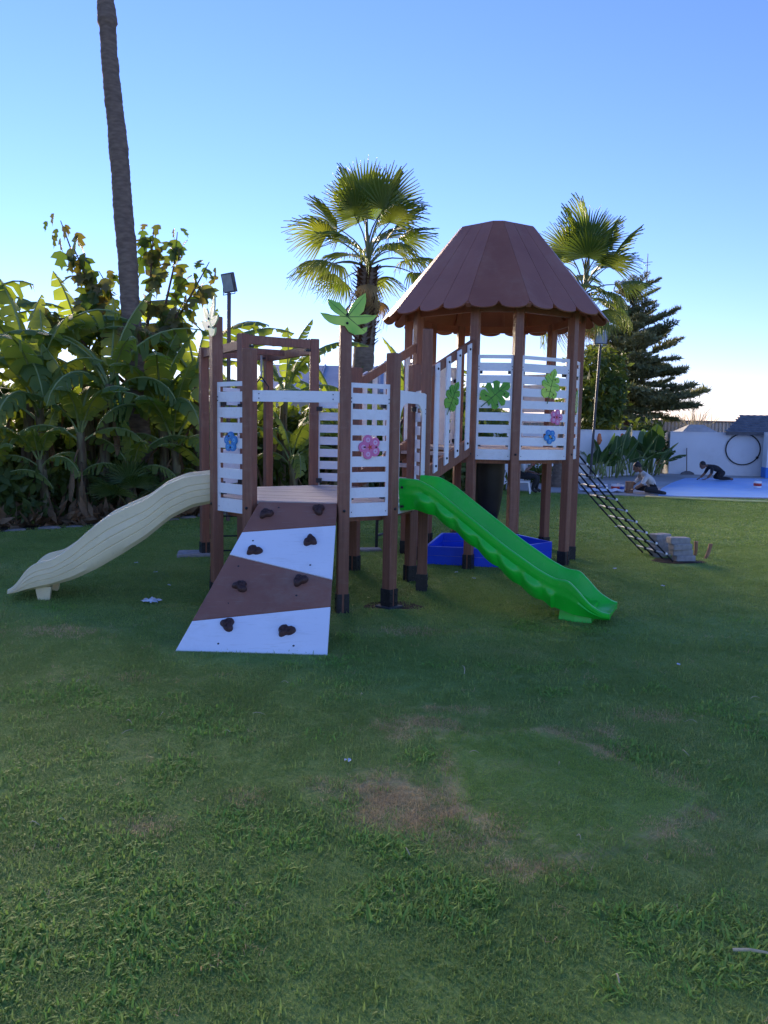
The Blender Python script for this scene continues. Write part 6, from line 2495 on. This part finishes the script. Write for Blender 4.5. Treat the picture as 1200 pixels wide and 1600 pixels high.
def scatter(name, P_, rz, sc, idx, label):
    me = bpy.data.meshes.new(name)
    me.vertices.add(len(P_))
    me.vertices.foreach_set('co', np.asarray(P_, dtype=np.float32).ravel())
    at = me.attributes.new('rot', 'FLOAT_VECTOR', 'POINT')
    rv = np.zeros((len(P_), 3), np.float32); rv[:, 2] = rz
    at.data.foreach_set('vector', rv.ravel())
    at = me.attributes.new('scl', 'FLOAT', 'POINT')
    at.data.foreach_set('value', np.asarray(sc, np.float32))
    at = me.attributes.new('idx', 'INT', 'POINT')
    at.data.foreach_set('value', np.asarray(idx, np.int32))
    o = inst(name, me, None)
    ng = bpy.data.node_groups.new(name, 'GeometryNodeTree')
    ng.interface.new_socket('Geometry', in_out='INPUT', socket_type='NodeSocketGeometry')
    ng.interface.new_socket('Geometry', in_out='OUTPUT', socket_type='NodeSocketGeometry')
    gi, go = ng.nodes.new('NodeGroupInput'), ng.nodes.new('NodeGroupOutput')
    jn = ng.nodes.new('GeometryNodeJoinGeometry')

    def attr(nm, t):
        a = ng.nodes.new('GeometryNodeInputNamedAttribute')
        a.data_type = t
        a.inputs['Name'].default_value = nm
        return a.outputs['Attribute']
    ar, asx, ai = attr('rot', 'FLOAT_VECTOR'), attr('scl', 'FLOAT'), attr('idx', 'INT')
    for k in sorted(set(int(i) for i in idx)):
        ob = ng.nodes.new('GeometryNodeObjectInfo')
        ob.inputs['Object'].default_value = SRC[k]
        ob.inputs['As Instance'].default_value = True
        cp_ = ng.nodes.new('FunctionNodeCompare')
        cp_.data_type = 'INT'
        cp_.operation = 'EQUAL'
        ng.links.new(ai, cp_.inputs[2])
        cp_.inputs[3].default_value = k
        ip = ng.nodes.new('GeometryNodeInstanceOnPoints')
        ng.links.new(gi.outputs[0], ip.inputs['Points'])
        ng.links.new(cp_.outputs[0], ip.inputs['Selection'])
        ng.links.new(ob.outputs['Geometry'], ip.inputs['Instance'])
        ng.links.new(ar, ip.inputs['Rotation'])
        ng.links.new(asx, ip.inputs['Scale'])
        ng.links.new(ip.outputs[0], jn.inputs[0])
    ng.links.new(jn.outputs[0], go.inputs[0])
    md = o.modifiers.new('scatter', 'NODES')
    md.node_group = ng
    return tag(o, label, 'grass', kind='stuff')


COARSE = [(-1.0, 2.0, 0.6, 0.45, 1.0), (-0.55, 2.2, 0.35, 0.35, 0.9), (-1.4, 2.9, 0.6, 0.35, 0.75), (0.12, 2.36, 0.24, 0.20, 1.1), (-0.05, 2.62, 0.22, 0.15, 0.9), (0.95, 2.15, 0.38, 0.2, 1.0), (-0.7, 3.6, 0.5, 0.2, 0.6), (-1.6, 4.0, 0.7, 0.3, 0.55), (1.9, 3.3, 0.5, 0.4, 0.6), (1.0, 4.35, 0.35, 0.12, 0.7), (-0.80, 2.10, 0.42, 0.28, 1.0), (-0.62, 2.45, 0.35, 0.22, 0.9), (-0.42, 2.72, 0.30, 0.16, 0.8), (-1.10, 2.55, 0.3, 0.2, 0.7), (0.06, 2.42, 0.17, 0.17, 1.0), (-0.10, 2.85, 0.22, 0.16, 0.7), (0.82, 2.22, 0.28, 0.16, 0.95), (0.62, 2.38, 0.2, 0.10, 0.85), (1.0, 2.05, 0.22, 0.18, 0.8), (1.40, 2.92, 0.10, 0.07, 0.8), (1.75, 4.05, 0.30, 0.16, 0.8), (-0.9, 3.25, 0.35, 0.15, 0.6), (-1.5, 3.3, 0.4, 0.2, 0.6), (0.95, 4.75, 0.5, 0.14, 0.65), (-0.2, 3.6, 0.3, 0.12, 0.55), (1.35, 2.35, 0.25, 0.15, 0.6), (-1.9, 4.2, 0.5, 0.15, 0.5), (0.7, 3.95, 0.15, 0.08, 0.8), (-0.35, 4.4, 0.3, 0.1, 0.5)]
BARE = [(c[0], c[1], r_) for c, r_ in [((PA[3].x + 0.02, PA[3].y), 0.21), ((3.42, 9.0), 0.35), ((1.31, 2.92), 0.03)]]
gr = np.random.RandomState(12)


def pts_in(y0, y1, spacing, margin):
    ys, xs = [], []
    y = y0
    while y < y1:
        hw = 0.56 * y + margin
        n_ = int(2 * hw / spacing)
        xx = -hw + (np.arange(n_) + gr.uniform(0, 1, n_)) * spacing
        xs.append(xx)
        ys.append(y + gr.uniform(-0.5, 0.5, n_) * spacing)
        y += spacing
    x, y = np.concatenate(xs), np.concatenate(ys)
    k = inside(lawn_poly, x, y)
    for bx_, by_, br in BARE:
        k &= (x - bx_) ** 2 + (y - by_) ** 2 > br ** 2
    k &= ~inside([(p.x, p.y) for p in sb], x, y)
    return x[k], y[k]


PX, PY, PI_, PS = [], [], [], []
# nearest lawn
x, y = pts_in(1.35, 5.4, 0.078, 0.8)
d = lawn_dry(x, y)
turf = inside(TURF, x, y)
i_ = np.where(gr.uniform(size=len(x)) < np.clip((d - 0.15) * 2.6, 0, 0.98), 4, gr.randint(0, 2, len(x)))
i_[turf & (i_ != 4)] = 9
s_ = gr.uniform(0.8, 1.15, len(x)) * (0.85 + 0.3 * nz(x, y, 1.7, 4))
s_[turf] *= 0.92
keep = ~((i_ == 4) & (gr.uniform(size=len(x)) < 0.25))
PX.append(x[keep]); PY.append(y[keep]); PI_.append(i_[keep]); PS.append(s_[keep])
# middle lawn
x, y = pts_in(5.4, 10.5, 0.15, 1.6)
d = blobs(x, y, DRY) + 0.4 * np.maximum(0, nz(x, y, 0.9, 8) - 0.25)
i_ = np.where(gr.uniform(size=len(x)) < np.clip((d - 0.25) * 1.8, 0, 0.8), 4, 2)
s_ = np.where(i_ == 4, 1.5, 1.0) * gr.uniform(0.85, 1.15, len(x))
PX.append(x); PY.append(y); PI_.append(i_); PS.append(s_)
# far lawn
x, y = pts_in(10.5, 19.0, 0.27, 2.5)
PX.append(x); PY.append(y); PI_.append(np.full(len(x), 3)); PS.append(gr.uniform(0.85, 1.2, len(x)))
X_, Y_, I_, S_ = (np.concatenate(a) for a in (PX, PY, PI_, PS))
x, y = pts_in(1.35, 5.6, 0.055, 0.8)
d = lawn_dry(x, y)
pr_ = np.clip(0.42 + 0.5 * nz(x, y, 3.0, 21), 0.05, 0.85) - 0.35 * inside(TURF, x, y)
k = gr.uniform(size=len(x)) < pr_
x, y, d = x[k], y[k], d[k]
i_ = np.where(gr.uniform(size=len(x)) < 0.07 + 0.9 * d, 8, 7)
X_, Y_, I_, S_ = np.concatenate([X_, x]), np.concatenate([Y_, y]), np.concatenate([I_, i_]), np.concatenate([S_, gr.uniform(0.7, 1.25, len(x))])
near_ = (np.abs(X_) < 3.9) & (Y_ > 1.0) & (Y_ < 6.4)
Z_ = np.full(len(X_), 0.002)
ed_ = np.minimum(np.minimum(3.9 - np.abs(X_[near_]), Y_[near_] - 1.0), 6.4 - Y_[near_])
Z_[near_] = lawn_h(X_[near_], Y_[near_]) * np.clip(ed_ / 0.3, 0, 1)
rampz = (X_ > -1.5) & (X_ < -0.2) & (Y_ > 4.7) & (Y_ < 6.4)
Z_[rampz] = 0.002
scatter('lawn_grass', np.stack([X_, Y_, Z_], 1), gr.uniform(0, 6.28, len(X_)), S_, I_, 'short mown green lawn grass with dry patches')
# coarse tufts
x, y = pts_in(1.4, 6.4, 0.042, 0.6)
c = blobs(x, y, COARSE) * (0.7 + 1.1 * nz(x, y, 5.0, 6)) + 0.9 * np.maximum(0, nz(x, y, 2.2, 15) - 0.12)
c = c - 1.2 * lawn_dry(x, y) - inside(TURF, x, y) * 0.6
k = gr.uniform(size=len(x)) < np.clip((c - 0.17) * 1.6, 0, 0.92)
x, y = x[k], y[k]
scatter('coarse_grass', np.stack([x, y, lawn_h(x, y) * (y < 6.1)], 1), gr.uniform(0, 6.28, len(x)), gr.uniform(0.6, 1.15, len(x)), gr.randint(5, 7, len(x)), 'coarse broad-bladed grass tufts growing through the lawn')

# straws and scraps

def straw(p, a, L_, w, label, bend=0.2):
    mb = MB()
    d = Vector((math.cos(a), math.sin(a), 0))
    s = Vector((-d.y, d.x, 0))
    pp = [Vector((p[0], p[1], 0.034)) + d * L_ * t + s * bend * L_ * t * t + Vector((0, 0, 0.012 * math.sin(math.pi * t))) for t in (0, 0.33, 0.66, 1)]
    mb.tube(pp, [w, w, w * 0.8, w * 0.4], 5)
    o = mb.obj('dry_straw', M['straw'], None)
    return tag(o, label, 'straw', 'dry straws scattered on the lawn')


straw((1.02, 2.08), -0.35, 0.13, 0.0045, 'thick dry stalk lying on grass at the right picture edge', 0.1)
straw((0.50, 4.55), 1.35, 0.16, 0.003, 'long thin dry stalk sticking up from grass before the green slide')
rr = random.Random(3)
for k in range(18):
    y = rr.uniform(1.9, 4.6)
    x = rr.uniform(-0.5, 0.5) * y
    straw((x, y), rr.uniform(0, 6.28), rr.uniform(0.025, 0.06), rr.uniform(0.0012, 0.0022), 'short pale dry straw lying on the lawn', rr.uniform(-.6, .6))
SCR = []
for s0 in range(3):
    mb = MB()
    vs_, fs_ = [], []
    for i in range(4):
        for j in range(4):
            vs_.append(((i - 1.5) * 0.012, (j - 1.5) * 0.008, 0.012 * mnoise.noise(Vector((i * 0.7, j * 0.7, s0 * 3.0))) + 0.006))
    for i in range(3):
        for j in range(3):
            fs_.append((i * 4 + j, (i + 1) * 4 + j, (i + 1) * 4 + j + 1, i * 4 + j + 1))
    mb.add(vs_, fs_)
    SCR.append(mb.mesh('paper_scrap', M['bag'], smooth=True, fix=False))
for k, (x, y) in enumerate(((-0.14, 3.32), (-2.25, 7.6), (-1.95, 7.0), (-1.0, 8.5), (1.9, 4.85), (2.5, 8.3), (2.7, 7.4), (-2.6, 8.1), (0.9, 7.6), (0.75, 7.9), (2.3, 9.9), (3.6, 12.0))):
    o = inst('paper_scrap', SCR[k % 3], None, Matrix.Translation((x, y, 0.022)) @ Matrix.Rotation(k * 1.1, 4, 'Z') @ Matrix.Scale(0.8 + 0.10 * (y - 3) * 0.5, 4))
    tag(o, 'tiny white paper scrap lying on the lawn', 'scrap', 'white scraps scattered on the lawn')
